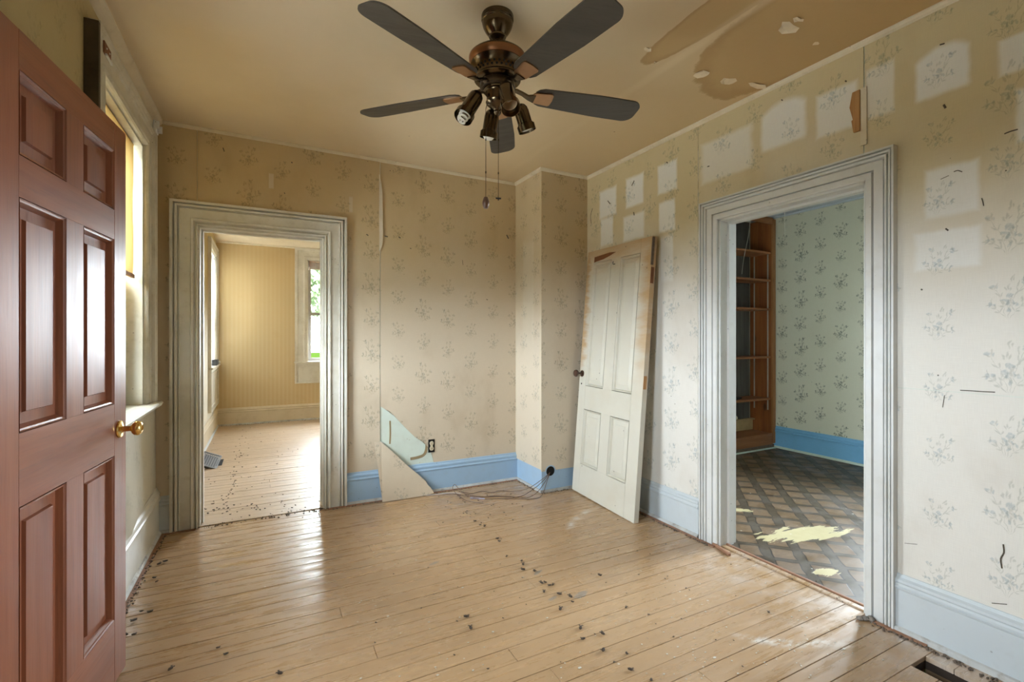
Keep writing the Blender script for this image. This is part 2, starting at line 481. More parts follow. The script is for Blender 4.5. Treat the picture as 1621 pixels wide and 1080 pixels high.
c = q.mix(q.math('MULTIPLY', edge, .8), c, (.018, .013, .009))
c = q.mix(q.mapr(q.noise(p, 3, 5, .7), .5, .75, 0, .45), c, (.13, .115, .10))
c = q.mix(q.mapr(q.noise(p, 11, 4, .7), .52, .72, 0, .5), c, (.06, .05, .04))
tn = q.math('MULTIPLY', q.math('SUBTRACT', q.noise(q.mapping(p, (0, 0, 0), (0, 0, .22), (4, 22, 1)), 1, 4, .7), .5), 2.3)
t1 = q.math('ADD', q.vlen(q.mapping(p, (3.06, 1.855, 0), (0, 0, R(-14)), (.30, .10, 1e6), 'TEXTURE')), tn)
t2 = q.math('ADD', q.vlen(q.mapping(p, (2.66, 1.505, 0), (0, 0, R(-10)), (.07, .04, 1e6), 'TEXTURE')), tn)
t3 = q.math('ADD', q.vlen(q.mapping(p, (3.05, 2.33, 0), (0, 0, R(-40)), (.09, .035, 1e6), 'TEXTURE')), tn)
t = q.math('MINIMUM', t1, q.math('MINIMUM', t2, t3))
c = q.mix(q.mapr(t, 1.0, .9), c, (.50, .44, .25))
fl = q.math('MULTIPLY', q.mapr(q.voro(p, 13), .10, .06), q.mapr(q.noise(p, 5, 1), .5, .6))
c = q.mix(q.math('MULTIPLY', fl, .8), c, (.6, .58, .52))
q.bump(q.math('ADD', q.math('MULTIPLY', tile, .5), q.math('MULTIPLY', q.mapr(t, 1.02, .9), -1.0)), .25, .003)
M['vinyl'] = q.fin(c, q.mapr(q.noise(p, 6, 4), .3, .7, .30, .6), spec=.4)

M['red_wood'] = wood('red_stained_wood', (.245, .080, .037), (.185, .056, .026), (.10, .034, .02), 'z', .33, haze=None)
M['red_wood_h'] = wood('red_stained_wood_rail', (.245, .080, .037), (.185, .056, .026), (.10, .034, .02), 'x', .33, haze=None)
M['pine'] = wood('stained_pine', (.36, .125, .035), (.25, .075, .02), (.13, .045, .015), 'z', .5, knots=True)
M['pine_x'] = wood('stained_pine_shelf', (.36, .15, .06), (.27, .10, .035), (.15, .06, .025), 'x', .5)
M['pine_edge'] = wood('stained_pine_edge', (.42, .20, .08), (.33, .14, .05), (.2, .08, .03), 'z', .5, knots=True)
M['grey_board'] = wood('weathered_grey_board', (.085, .083, .078), (.14, .135, .125), (.03, .028, .026), 'z', .8, knots=True)
M['brass'] = plain('polished_brass', (.80, .55, .20), .16, 1.0, .12)
M['bronze'] = plain('antique_brass', (.13, .095, .058), .22, 1.0, .25)
M['bronze_dark'] = plain('dark_brass', (.07, .05, .03), .35, .9, .3)
M['copper'] = plain('copper_brown_band', (.26, .11, .045), .35, .7, .2)
M['blade'] = wood('dusty_dark_blade', (.050, .044, .036), (.068, .058, .046), (.03, .025, .02), 'x', .42)
M['iron'] = plain('copper_brass_iron', (.50, .30, .17), .33, 1.0, .2)
M['dust'] = plain('dust_edge', (.10, .06, .03), .9)
M['bulb'] = plain('frosted_bulb', (.80, .78, .70), .3, var=.05)
M['reflector'] = plain('cream_reflector', (.60, .46, .30), .5, var=.2)
M['black'] = plain('black_metal', (.02, .02, .022), .5, var=.2)
M['grey_metal'] = plain('grey_metal', (.13, .135, .135), .6, .0)
M['chrome'] = plain('white_steel_strip', (.62, .62, .58), .35, .4)
M['rust'] = plain('rusty_iron', (.20, .075, .03), .7, .2, .5)
M['rawwood'] = wood('bare_split_wood', (.46, .25, .09), (.33, .15, .05), (.16, .07, .03), 'z', .7)
M['knob_dark'] = plain('brown_china_knob', (.07, .035, .025), .25)
M['outlet'] = plain('ivory_outlet', (.66, .58, .42), .4)
M['wire'] = plain('copper_wire', (.16, .10, .07), .5, .3)
M['wire_white'] = plain('white_wire', (.62, .60, .62), .5)
M['cord'] = plain('old_string', (.62, .60, .52), .8)
M['insect'] = plain('dead_insect', (.065, .045, .03), .8, var=.6, nscale=80)
M['flake'] = plain('paint_flake', (.66, .63, .55), .7)
M['dirt'] = plain('plaster_dirt', (.17, .13, .10), .9, var=.6, nscale=60)
M['peel'] = plain('peeled_ceiling_paint', (.80, .70, .52), .7, var=.25)
M['hole'] = plain('hole_black', (.006, .005, .004), .95)  # flat black painted in for the darkness inside holes, slots and tears
M['blind'] = plain('wood_blind', (.58, .46, .38), .5)
M['sash'] = paint('grey_sash_paint', (.42, .42, .43), (.25, .24, .22), dirt=.4)
M['sash_white'] = paint('white_sash_paint', (.60, .57, .48), (.4, .36, .26), dirt=.4)
M['leaf'] = plain('tree_leaves', (.20, .27, .13), .6, nscale=3, var=.5)
M['bark'] = plain('tree_bark', (.08, .06, .045), .9)
M['siding'] = plain('outer_siding', (.55, .53, .48), .7)
q = NT('lawn_grass')
p = q.obj()
c = q.mix(q.noise(p, 1.2, 5, .7), (.0075, .0145, .0018), (.011, .019, .003))
df = q.n('ShaderNodeBsdfDiffuse')
q.put(df.inputs[0], c)
q.t.links.new(df.outputs[0], q.out.inputs[0])
M['lawn'] = q.m
M['bounce_slab'] = plain('pale_bounce_slab', (.50, .49, .46), .9)
q = NT('yellowed_shade')
tr = q.n('ShaderNodeBsdfTranslucent'); tr.inputs[0].default_value = (.62, .43, .16, 1)
df = q.n('ShaderNodeBsdfDiffuse'); df.inputs[0].default_value = (.62, .43, .16, 1)
mx = q.n('ShaderNodeMixShader'); mx.inputs[0].default_value = .90
q.t.links.new(tr.outputs[0], mx.inputs[1]); q.t.links.new(df.outputs[0], mx.inputs[2]); q.t.links.new(mx.outputs[0], q.out.inputs[0])
M['shade'] = q.m
q = NT('sheer_curtain')
tr = q.n('ShaderNodeBsdfTranslucent'); tr.inputs[0].default_value = (.55, .53, .48, 1)
df = q.n('ShaderNodeBsdfDiffuse'); df.inputs[0].default_value = (.70, .68, .62, 1)
mx = q.n('ShaderNodeMixShader'); mx.inputs[0].default_value = .58
q.t.links.new(tr.outputs[0], mx.inputs[1]); q.t.links.new(df.outputs[0], mx.inputs[2]); q.t.links.new(mx.outputs[0], q.out.inputs[0])
M['curtain'] = q.m
q = NT('window_glass')
tr = q.n('ShaderNodeBsdfTransparent'); tr.inputs[0].default_value = (.95, .97, .96, 1)
gl = q.n('ShaderNodeBsdfGlossy'); gl.inputs['Roughness'].default_value = .02
fr = q.n('ShaderNodeFresnel'); fr.inputs[0].default_value = 1.45
mx = q.n('ShaderNodeMixShader')
q.t.links.new(fr.outputs[0], mx.inputs[0]); q.t.links.new(tr.outputs[0], mx.inputs[1]); q.t.links.new(gl.outputs[0], mx.inputs[2]); q.t.links.new(mx.outputs[0], q.out.inputs[0])
M['glass'] = q.m


# ------------------------------------------------------------------ mesh helpers
def obj(name, bm, mats, parent=None, smooth=False, recalc=True, bevel=0.0):
    if recalc:
        bmesh.ops.recalc_face_normals(bm, faces=bm.faces)
    if bevel:
        bmesh.ops.bevel(bm, geom=[e for e in bm.edges if len(e.link_faces) == 2 and e.calc_face_angle(0) > 0.6], offset=bevel, segments=1, affect='EDGES', clamp_overlap=True)
    uvl = bm.loops.layers.uv.verify()
    bm.normal_update()
    for f in bm.faces:
        n = f.normal
        ax = max(range(3), key=lambda i: abs(n[i]))
        for l in f.loops:
            c = l.vert.co
            l[uvl].uv = (c.y, c.z) if ax == 0 else (c.x, c.z) if ax == 1 else (c.x, c.y)
        f.smooth = smooth
    me = bpy.data.meshes.new(name)
    bm.to_mesh(me)
    bm.free()
    for m in (mats if isinstance(mats, (list, tuple)) else [mats]):
        me.materials.append(m)
    if smooth:
        try:
            me.set_sharp_from_angle(angle=R(38))
        except Exception:
            pass
    o = bpy.data.objects.new(name, me)
    COL.objects.link(o)
    if parent:
        o.parent = parent
    return o


def empty(name, loc=(0, 0, 0), rotz=0.0, matrix=None):
    o = bpy.data.objects.new(name, None)
    o.empty_display_size = 0.1
    COL.objects.link(o)
    if matrix is not None:
        o.matrix_world = matrix
    else:
        o.location = loc
        o.rotation_euler = (0, 0, rotz)
    return o


def thing(o, label, cat, group=None):
    o['kind'] = 'thing'
    o['label'] = label
    o['category'] = cat
    if group:
        o['group'] = group
    return o


def struct(o, label=None, cat=None):
    o['kind'] = 'structure'
    if label:
        o['label'] = label
    if cat:
        o['category'] = cat
    return o


def stuff(o, label=None, cat=None):
    o['kind'] = 'stuff'
    if label:
        o['label'] = label
    if cat:
        o['category'] = cat
    return o


def box(bm, x0, x1, y0, y1, z0, z1, mi=0):
    v = [bm.verts.new((x, y, z)) for z in (z0, z1) for y in (y0, y1) for x in (x0, x1)]
    fs = []
    for idx in ((0, 2, 3, 1), (4, 5, 7, 6), (0, 1, 5, 4), (2, 6, 7, 3), (0, 4, 6, 2), (1, 3, 7, 5)):
        f = bm.faces.new([v[i] for i in idx])
        f.material_index = mi
        fs.append(f)
    return fs


def lathe(bm, prof, seg=28, mat=None, mi=0):
    """prof: list of (r, z)"""
    rings = []
    for r, z in prof:
        if r < 1e-6:
            co = Vector((0, 0, z))
            rings.append([bm.verts.new(mat @ co if mat else co)])
        else:
            ring = []
            for i in range(seg):
                a = 2 * math.pi * i / seg
                co = Vector((r * math.cos(a), r * math.sin(a), z))
                ring.append(bm.verts.new(mat @ co if mat else co))
            rings.append(ring)
    for a, b in zip(rings, rings[1:]):
        for i in range(seg):
            j = (i + 1) % seg
            if len(a) == 1 and len(b) == 1:
                continue
            if len(a) == 1:
                f = bm.faces.new((a[0], b[j], b[i]))
            elif len(b) == 1:
                f = bm.faces.new((a[i], a[j], b[0]))
            else:
                f = bm.faces.new((a[i], a[j], b[j], b[i]))
            f.material_index = mi
    return rings


def tube(bm, pts, r, seg=8, mi=0):
    pts = [Vector(p) for p in pts]
    prev = None
    up = Vector((0, 0, 1))
    for i, p in enumerate(pts):
        t = (pts[min(i + 1, len(pts) - 1)] - pts[max(i - 1, 0)]).normalized()
        if prev is None:
            nrm = t.cross(up)
            if nrm.length < 1e-3:
                nrm = t.cross(Vector((1, 0, 0)))
            nrm.normalize()
        else:
            nrm = (nrm - t * nrm.dot(t)).normalized()
        bn = t.cross(nrm)
        rr = r[i] if isinstance(r, (list, tuple)) else r
        ring = [bm.verts.new(p + (nrm * math.cos(2 * math.pi * k / seg) + bn * math.sin(2 * math.pi * k / seg)) * rr) for k in range(seg)]
        if prev:
            for k in range(seg):
                j = (k + 1) % seg
                bm.faces.new((prev[k], prev[j], ring[j], ring[k])).material_index = mi
        else:
            bm.faces.new(list(reversed(ring))).material_index = mi
        prev = ring
    bm.faces.new(prev).material_index = mi


def loft(bm, a, b, mi=0):
    """closed prism between two polygons with the same number of points"""
    va = [bm.verts.new(p) for p in a]
    vb = [bm.verts.new(p) for p in b]
    n = len(a)
    for i in range(n):
        j = (i + 1) % n
        bm.faces.new((va[i], va[j], vb[j], vb[i])).material_index = mi
    bm.faces.new(list(reversed(va))).material_index = mi
    bm.faces.new(vb).material_index = mi


def smooth_path(pts, n=8):
    """Catmull-Rom through the points"""
    P = [Vector(p) for p in pts]
    P = [P[0] * 2 - P[1]] + P + [P[-1] * 2 - P[-2]]
    out = []
    for i in range(1, len(P) - 2):
        for k in range(n):
            t = k / n
            a, b, c, d = P[i - 1], P[i], P[i + 1], P[i + 2]
            out.append(0.5 * ((2 * b) + (c - a) * t + (2 * a - 5 * b + 4 * c - d) * t * t + (3 * b - a - 3 * c + d) * t ** 3))
    out.append(P[-2])
    return out


def rects(a0, a1, b0, b1, holes):
    """the rectangle without its holes, as rectangles"""
    A = sorted({a0, a1, *[h[0] for h in holes], *[h[1] for h in holes]})
    A = [a for a in A if a0 <= a <= a1]
    out = []
    for x0, x1 in zip(A, A[1:]):
        cuts = sorted([(h[2], h[3]) for h in holes if h[0] <= x0 + 1e-6 and h[1] >= x1 - 1e-6])
        z = b0
        for c0, c1 in cuts:
            if c0 > z + 1e-6:
                out.append((x0, x1, z, c0))
            z = max(z, c1)
        if z < b1 - 1e-6:
            out.append((x0, x1, z, b1))
    return out


def place_back(y):      # along = X, out = -Y
    return lambda a, d, z: (a, y - d, z)


def place_farend(y):
    return lambda a, d, z: (a, y - d, z)


def place_right(x):     # along = Y, out = -X
    return lambda a, d, z: (x - d, a, z)


def place_left(x):      # along = Y, out = +X
    return lambda a, d, z: (x + d, a, z)


def casing(pl, a0, a1, zt, prof, zb=0.0):
    """mitred casing around an opening: three bmeshes (low side, high side, head)"""
    out = []
    for sg, e in ((-1, a0), (1, a1)):
        bm = bmesh.new()
        loft(bm, [pl(e + sg * w, d, zb) for w, d in prof], [pl(e + sg * w, d, zt + w) for w, d in prof])
        out.append(bm)
    bm = bmesh.new()
    loft(bm, [pl(a0 - w, d, zt + w) for w, d in prof], [pl(a1 + w, d, zt + w) for w, d in prof])
    out.append(bm)
    return out


def run(pl, a0, a1, prof, z=0.0, z1=None):
    """straight moulding: prof = (d, z)"""
    bm = bmesh.new()
    z1 = z if z1 is None else z1
    loft(bm, [pl(a0, d, z + h) for d, h in prof], [pl(a1, d, z1 + h) for d, h in prof])
    return bm


# ------------------------------------------------------------------ ground outside
bm = bmesh.new()
box(bm, -40, 40, -30, 60, -.6, -.5)
struct(obj('ground', bm, M['lawn']), 'green lawn outside the windows')
bm = bmesh.new()
box(bm, -5.5, XL - .19, -3, 9.5, -.499, -.16)  # added slab out of view that throws skylight up to the ceiling
struct(obj('ground.001', bm, M['bounce_slab']), 'unseen pale slab added along the left wall to bounce daylight')

# ------------------------------------------------------------------ floor of the main room
floor = struct(empty('floor'))
HOLE = (2.185, 2.30, .925 - 4 * .088, .925)
bm = bmesh.new()
for r_ in rects(XL - .1, XR + .1, YF, YB + WT, [HOLE]):
    box(bm, r_[0], r_[1], r_[2], r_[3], -.05, -.021)
obj('subfloor', bm, M['subfloor'], floor)
bm = bmesh.new()
x0, x1, y0, y1 = HOLE
box(bm, x0 - .03, x0 - .001, y0, y1, -.30, -.022)
box(bm, x1 + .001, x1 + .03, y0, y1, -.30, -.022)
box(bm, x0, x1, y1 + .001, y1 + .03, -.30, -.022)
box(bm, x0, x1, y0 - .03, y0 - .001, -.30, -.022)
box(bm, x0 - .03, x1 + .03, y0 - .03, y1 + .03, -.33, -.30)
obj('floor_well', bm, M['wellwood'], floor)
rnd = random.Random(11)


def boards(parent, xa, xb, y0, y1, y_anchor, w, mat, hole=None, z=0.0, joints=(0.3, 0.7)):
    k = math.floor((y0 - y_anchor) / w)
    while y_anchor + k * w < y1 - .01:
        a, b = max(y0, y_anchor + k * w), min(y1, y_anchor + (k + 1) * w)
        k += 1
        if b - a < .012:
            continue
        segs = [(xa, xb)]
        if hole and hole[2] - .01 < a and b < hole[3] + .01:
            segs = [(xa, hole[0]), (hole[1], xb)]
        if rnd.random() < .62:
            c = xa + (xb - xa) * rnd.uniform(*joints)
            segs = [t for s_ in segs for t in ([(s_[0], c), (c, s_[1])] if s_[0] < c - .1 < s_[1] - .2 else [s_])]
        for (p, r_) in segs:
            bm = bmesh.new()
            dz = rnd.uniform(-.0012, .0)
            g = rnd.choice((.0008, .0011, .0016))
            box(bm, p + .0006, r_ - .0006, a + g, b - g, z - .02, z + dz)
            obj('floor_board', bm, mat, parent, bevel=.0012)


boards(floor, XL, XR, YF, YB, .925, .088, M['boards'], HOLE)
bm = bmesh.new()
box(bm, D1[0], D1[1], YB + .002, YB + WT - .002, -.02, .004)
obj('threshold', bm, M['boards_far'], floor, bevel=.003)
bm = bmesh.new()
box(bm, XR + .004, XR + .038, D2[0], D2[1], -.02, .006)
obj('threshold', bm, M['boards'], floor, bevel=.004)
bm = bmesh.new()
box(bm, XR + .044, XR + .060, D2[0], D2[1], -.02, .010)
obj('threshold', bm, M['shoe_brown'], floor, bevel=.003)

floor2 = struct(empty('floor.001'))
bm = bmesh.new()
box(bm, XL - .1, FARX1 + .1, YB + WT, FARY + .1, -.05, -.021)
obj('subfloor', bm, M['subfloor'], floor2)
boards(floor2, XL, FARX1, YB + WT, FARY, YB + WT, .083, M['boards_far'], joints=(.2, .6))

bm = bmesh.new()
box(bm, XR + .066, R2X + .1, R2Y0, R2Y1 + .1, -.05, -.003)
struct(obj('floor.002', bm, M['vinyl']))

# ------------------------------------------------------------------ walls
ZT = 2.76


def wall_body(name, axis, p0, p1, a0, a1, holes, mats, flip):
    """axis 'y': slab between y=p0 and p1 running along x; axis 'x': slab between x=p0 and p1 along y. mats: [inner side low, high side]"""
    bm = bmesh.new()
    for (s0, s1, z0, z1) in rects(a0, a1, -.06, ZT, holes):
        fs = box(bm, s0, s1, p0, p1, z0, z1) if axis == 'y' else box(bm, p0, p1, s0, s1, z0, z1)
        for f in fs:
            f.normal_update()
            n = f.normal.y if axis == 'y' else f.normal.x
            f.material_index = 1 if n > .5 else 0
    return struct(obj(name, bm, mats, recalc=False))


def sheet(parent, pl, rs, t0, t1, mat, name='wallpaper_sheet'):
    bm = bmesh.new()
    for (a0, a1, z0, z1) in rs:
        c = [pl(a0, t0, z0), pl(a1, t1, z1)]
        xs, ys = sorted((c[0][0], c[1][0])), sorted((c[0][1], c[1][1]))
        box(bm, xs[0], xs[1], ys[0], ys[1], z0, z1)
    return obj(name, bm, mat, parent)


d1h = (D1[0], D1[1], -.06, D1[2])
d2h = (D2[0], D2[1], -.06, D2[2])
wall_back = wall_body('wall_back', 'y', YB, YB + WT, XL - .18, XR + .02, [d1h], [M['plaster'], M['paper_far']], 0)
wall_right = wall_body('wall_right', 'x', XR, XR + .13, YF - .1, R2Y1 + .1, [d2h], [M['plaster'], M['paper_side']], 0)
wall_left = wall_body('wall_left', 'x', XL - .18, XL, YF - .1, FARY + .1, [(*W1[:2], *W1[2:]), (ENT[0], ENT[1], -.06, ENT[3]), W4], [M['siding'], M['paper_left']], 0)
wall_front = wall_body('wall_front', 'y', YF - .14, YF, XL - .18, XR + .13, [], [M['siding'], M['paper_back']], 0)
wall_far_end = wall_body('wall_far_end', 'y', FARY, FARY + .17, XL - .18, FARX1 + .2, [W5], [M['paper_far'], M['siding']], 0)
wall_far_right = wall_body('wall_far_right', 'x', FARX1, FARX1 + .14, YB + WT, FARY, [], [M['paper_far'], M['siding']], 0)
wall_side_outer = wall_body('wall_side_outer', 'x', R2X, R2X + .17, R2Y0 - .2, R2Y1 + .2, [W6], [M['paper_side'], M['siding']], 0)
wall_side_back = wall_body('wall_side_back', 'y', R2Y1, R2Y1 + .14, XR + .13, R2X, [], [M['paper_side'], M['siding']], 0)
wall_side_front = wall_body('wall_side_front', 'y', R2Y0 - .14, R2Y0, XR + .13, R2X, [], [M['siding'], M['paper_side']], 0)

# wallpaper on its backing board: separate sheets with open joints
PB, PR, PL = place_back(YB), place_right(XR), place_left(XL)
ZC = 2.66
sheet(wall_back, PB, rects(XL, -.40, 0, ZC, []), .0002, .0035, M['paper_back'])
sheet(wall_back, PB, rects(-.398, .782, 0, ZC, [(D1[0], D1[1], 0, D1[2])]), .0002, .0055, M['paper_back'])
# right sheet with the torn-out corner
tear = [(.786, .716), (.82, .695), (.857, .674), (.90, .628), (.945, .575), (.985, .530), (1.03, .485), (1.06, .452), (1.10, .430), (1.135, .40), (1.162, .365), (1.185, .335), (1.20, .30), (1.205, .262), (1.215, .215)]
bm = bmesh.new()
poly = tear + [(1.975, .215), (1.975, ZC), (.786, ZC)]
loft(bm, [PB(a, .0002, z) for a, z in poly], [PB(a, .0035, z) for a, z in poly])
bmesh.ops.triangulate(bm, faces=[f for f in bm.faces if len(f.verts) > 4])
obj('wallpaper_sheet', bm, M['paper_back'], wall_back)
# the torn-off corner hanging folded down over the baseboard
bm = bmesh.new()
flap = [(.735, .452), (.790, .445), (.865, .372), (.994, .239), (1.07, .168), (1.125, .112), (1.140, .082), (1.165, .055), (1.190, .012), (1.10, .004), (.98, -.002 + .006), (.86, .004), (.785, .004), (.772, .12), (.752, .30)]
fo = []
for a, z in flap:
    lean = .010 + .070 * max(0, min(1, (.45 - z) / .45)) ** .8
    fo.append((a, lean, z))
loft(bm, [PB(a, d, z) for a, d, z in fo], [PB(a, d + .004, z) for a, d, z in fo])
bmesh.ops.triangulate(bm, faces=[f for f in bm.faces if len(f.verts) > 4])
obj('wallpaper_flap', bm, M['paper_back'], wall_back)
# glue smears left on the bare plaster
bm = bmesh.new()
for pts, r_ in (([(1.02, .285), (1.08, .29), (1.13, .305), (1.15, .345), (1.155, .40)], .011), ([(.86, .60), (.862, .50), (.858, .42)], .006)):
    pp = smooth_path([(a, YB - .0008, z) for a, z in pts], 5)
    for a, b in zip(pp, pp[1:]):
        t = (b - a).normalized()
        nv = Vector((-t.z, 0, t.x)) * r_
        loft(bm, [a - nv, a + nv, b + nv, b - nv], [v + Vector((0, -.0008, 0)) for v in (a - nv, a + nv, b + nv, b - nv)])
obj('glue_smear', bm, plain('old_glue', (.32, .25, .14), .7), wall_back)
# strip of lining paper hanging out of the joint
bm = bmesh.new()
zs = [2.50, 2.44, 2.38, 2.30, 2.18, 2.05, 1.96, 1.91]
ws = [.004, .014, .022, .024, .026, .026, .022, .006]
left = [(.776 + rnd.uniform(-.002, .002), z) for z in zs]
for (a, z), w, (a2, z2), w2 in zip(left, ws, left[1:], ws[1:]):
    loft(bm, [PB(a, .006, z), PB(a + w, .012, z), PB(a2 + w2, .012, z2), PB(a2, .006, z2)],
         [PB(a, .008, z), PB(a + w, .014, z), PB(a2 + w2, .014, z2), PB(a2, .008, z2)])
obj('paper_strip', bm, plain('lining_paper', (.60, .54, .42), .8), wall_back)

sheet(wall_right, PR, rects(2.133, YB, 0, ZC, []), .0002, .0035, M['paper_right'])
sheet(wall_right, PR, rects(1.198, 2.129, 0, ZC, [(D2[0], D2[1], 0, D2[2])]), .0002, .0045, M['paper_right'])
sheet(wall_right, PR, rects(YF, 1.194, 1.035, ZC, [(D2[0], D2[1], 0, D2[2])]), .0002, .0038, M['paper_right'])
sheet(wall_right, PR, rects(YF, 1.194, 0, 1.033, [(D2[0], D2[1], 0, D2[2])]), .0002, .0034, M['paper_right'])

# the chased-in corner box by the back wall
BX, BY = 1.968, 3.30
wall_box = struct(empty('wall_corner_box'))
bm = bmesh.new()
box(bm, BX, XR, BY, YB, -.02, ZC)
obj('box_core', bm, M['base_blue'], wall_box)
bm = bmesh.new()
box(bm, BX - .006, BX - .0004, BY - .0005, YB, .185, ZC)
obj('wallpaper_sheet', bm, M['paper_box'], wall_box)
bm = bmesh.new()
box(bm, BX - .0062, XR, BY - .006, BY - .0006, .172, ZC)
obj('wallpaper_sheet', bm, M['paper_box'], wall_box)
bm = bmesh.new()
box(bm, BX - .010, BX - .0005, BY - .009, YB, .0, .022)
box(bm, BX - .010, XR, BY - .010, BY - .0005, .0, .022)
obj('shoe_strip', bm, M['shoe'], wall_box)
hole_m = Matrix.Translation((2.046, BY - .003, .168)) @ Matrix.Rotation(R(90), 4, 'X')
bm = bmesh.new()
lathe(bm, [(0, 0), (.039, 0), (.039, .004), (0, .004)], 24, hole_m)
obj('pipe_hole', bm, M['hole'], wall_box)
bm = bmesh.new()
lathe(bm, [(.039, -.001), (.048, -.001), (.048, .005), (.039, .005), (.039, -.001)], 24, hole_m)
obj('hole_collar', bm, M['base_blue'], wall_box)
bm = bmesh.new()
box(bm, 2.135, 2.139, BY - .005, BY, .12, .20)
box(bm, 2.135, 2.16, BY - .005, BY, .196, .20)
box(bm, 2.05, 2.20, BY - .004, BY, .030, .036)
obj('plaster_patch', bm, M['base_blue'], wall_box)

# left wall: paper over the baseboard bulges under the window
bm = bmesh.new()
prof = [(2.30, .30, .004), (2.55, .30, .012), (2.75, .29, .028), (2.95, .28, .036), (3.15, .30, .022), (3.40, .30, .010), (3.62, .30, .004)]
for (a, zb, d), (a2, zb2, d2) in zip(prof, prof[1:]):
    loft(bm, [PL(a, .0005, zb), PL(a, d, zb), PL(a, .004 + d * .4, .55), PL(a, .004, .86), PL(a, .0005, .86)],
         [PL(a2, .0005, zb2), PL(a2, d2, zb2), PL(a2, .004 + d2 * .4, .55), PL(a2, .004, .86), PL(a2, .0005, .86)])
obj('wallpaper_sheet', bm, M['paper_left'], wall_left)
bm = bmesh.new()
pts = smooth_path([PL(2.45, .012, .55), PL(2.62, .012, .66), PL(2.80, .011, .70), PL(2.93, .010, .745)], 6)
tube(bm, pts, [.003 + .004 * math.sin(math.pi * i / (len(pts) - 1)) for i in range(len(pts))], 6)
obj('paper_tear', bm, M['hole'], wall_left)

def on_right(px, py, X=XR - .0052):
    t = (X) / (math.sin(TH) + (px - 810.5) / 757 * math.cos(TH))
    return (X, t * (math.cos(TH) - (px - 810.5) / 757 * math.sin(TH)), 1.25 - t * (py - 534) / 757)


def on_back(px, py, Y=YB - .0062):
    t = Y / (math.cos(TH) - (px - 810.5) / 757 * math.sin(TH))
    return (t * (math.sin(TH) + (px - 810.5) / 757 * math.cos(TH)), Y, 1.25 - t * (py - 534) / 757)


bm = bmesh.new()
for pts, r_ in (([(1590, 212), (1600, 208), (1611, 205)], .0025), ([(1489, 284), (1502, 278)], .0012), ([(1510, 272), (1516, 270), (1523, 272)], .0018), ([(1488, 71), (1495, 69)], .003), ([(1494, 166), (1497, 171)], .004),
                ([(1497, 362), (1501, 365)], .003), ([(1554, 314), (1556, 320), (1557, 326)], .0015), ([(1520, 618), (1540, 619), (1553, 620), (1575, 621)], .0018), ([(1458, 458), (1460, 459)], .003),
                ([(1588, 862), (1589, 875), (1584, 885), (1586, 900)], .0022), ([(1570, 955), (1594, 957)], .0014), ([(1495, 626), (1492, 645)], .001), ([(938, 330), (935, 342), (936, 354)], .002), ([(1000, 294), (1004, 286)], .003),
                ([(1003, 336), (1004, 341)], .003), ([(962, 318), (966, 323)], .003), ([(1055, 257), (1057, 258)], .003), ([(1120, 264), (1123, 263)], .003), ([(1237, 158), (1239, 159)], .003), ([(1338, 128), (1340, 129)], .003), ([(1432, 860), (1452, 862)], .001)):
    tube(bm, smooth_path([on_right(*p_) for p_ in pts], 3), r_, 5)
M['scratch'] = plain('dark_scratch', (.10, .085, .065), .8)
stuff(obj('scratch_marks', bm, M['scratch'], wall_right))
bm = bmesh.new()
for pts, r_ in (([(802, 372), (805, 378)], .005), ([(609, 374), (614, 375)], .004), ([(631, 375), (634, 377)], .004), ([(580, 371), (583, 373)], .004), ([(732, 412), (733, 420)], .0018), ([(649, 393), (651, 394)], .003), ([(461, 257), (463, 258)], .004), ([(617, 270), (618, 271)], .003), ([(353, 234), (355, 240)], .003), ([(450, 305), (451, 307)], .003), ([(770, 474), (772, 475)], .003)):
    tube(bm, smooth_path([on_back(*p_) for p_ in pts], 3), r_, 5)
stuff(obj('scratch_marks', bm, M['scratch'], wall_back))

# ------------------------------------------------------------------ ceilings
ceil = struct(empty('ceiling'))
bm = bmesh.new()
nx, ny = 6, 8
gv = [[None] * (ny + 1) for _ in range(nx + 1)]
for i in range(nx + 1):
    for jx in range(ny + 1):
        x = XL - .02 + (XR - XL + .04) * i / nx
        y = YF - .02 + (YB - YF + .04) * jx / ny
        gv[i][jx] = bm.verts.new((x, y, ceil_z(x, y)))
for i in range(nx):
    for jx in range(ny):
        bm.faces.new((gv[i][jx], gv[i][jx + 1], gv[i + 1][jx + 1], gv[i + 1][jx]))
ext = bmesh.ops.extrude_face_region(bm, geom=list(bm.faces))
for v in [e for e in ext['geom'] if isinstance(e, bmesh.types.BMVert)]:
    v.co.z = 2.72
obj('ceiling_plaster', bm, M['ceiling'], ceil)
rn = random.Random(5)
for (cx, cy, rx, ry, n) in ((2.011, 1.294, .055, .03, 9), (1.585, 1.697, .025, .018, 7), (1.985, 1.729, .05, .034, 9), (2.158, 1.712, .05, .036, 9), (2.345, 1.665, .075, .022, 9), (2.235, 1.306, .018, .012, 7), (1.70, 1.76, .012, .012, 6), (2.00, 1.24, .03, .016, 7)):
    bm = bmesh.new()
    ring, rin = [], []
    for k in range(n):
        a = 2 * math.pi * k / n
        f = rn.uniform(.65, 1.2)
        x, y = cx + rx * f * math.cos(a), cy + ry * f * math.sin(a)
        curl = rn.choice((.001, .002, .008))
        ring.append(bm.verts.new((x, y, ceil_z(x, y) - curl)))
        x, y = cx + rx * .5 * math.cos(a), cy + ry * .5 * math.sin(a)
        rin.append(bm.verts.new((x, y, ceil_z(x, y) - .0012)))
    for k in range(n):
        bm.faces.new((ring[k], ring[(k + 1) % n], rin[(k + 1) % n], rin[k]))
    bm.faces.new(rin)
    obj('peeling_flake', bm, M['peel'], ceil)
bm = bmesh.new()
box(bm, XL - .1, FARX1 + .1, YB + WT, FARY + .1, 2.60, 2.72)
struct(obj('ceiling.001', bm, M['ceiling_far']))
bm = bmesh.new()
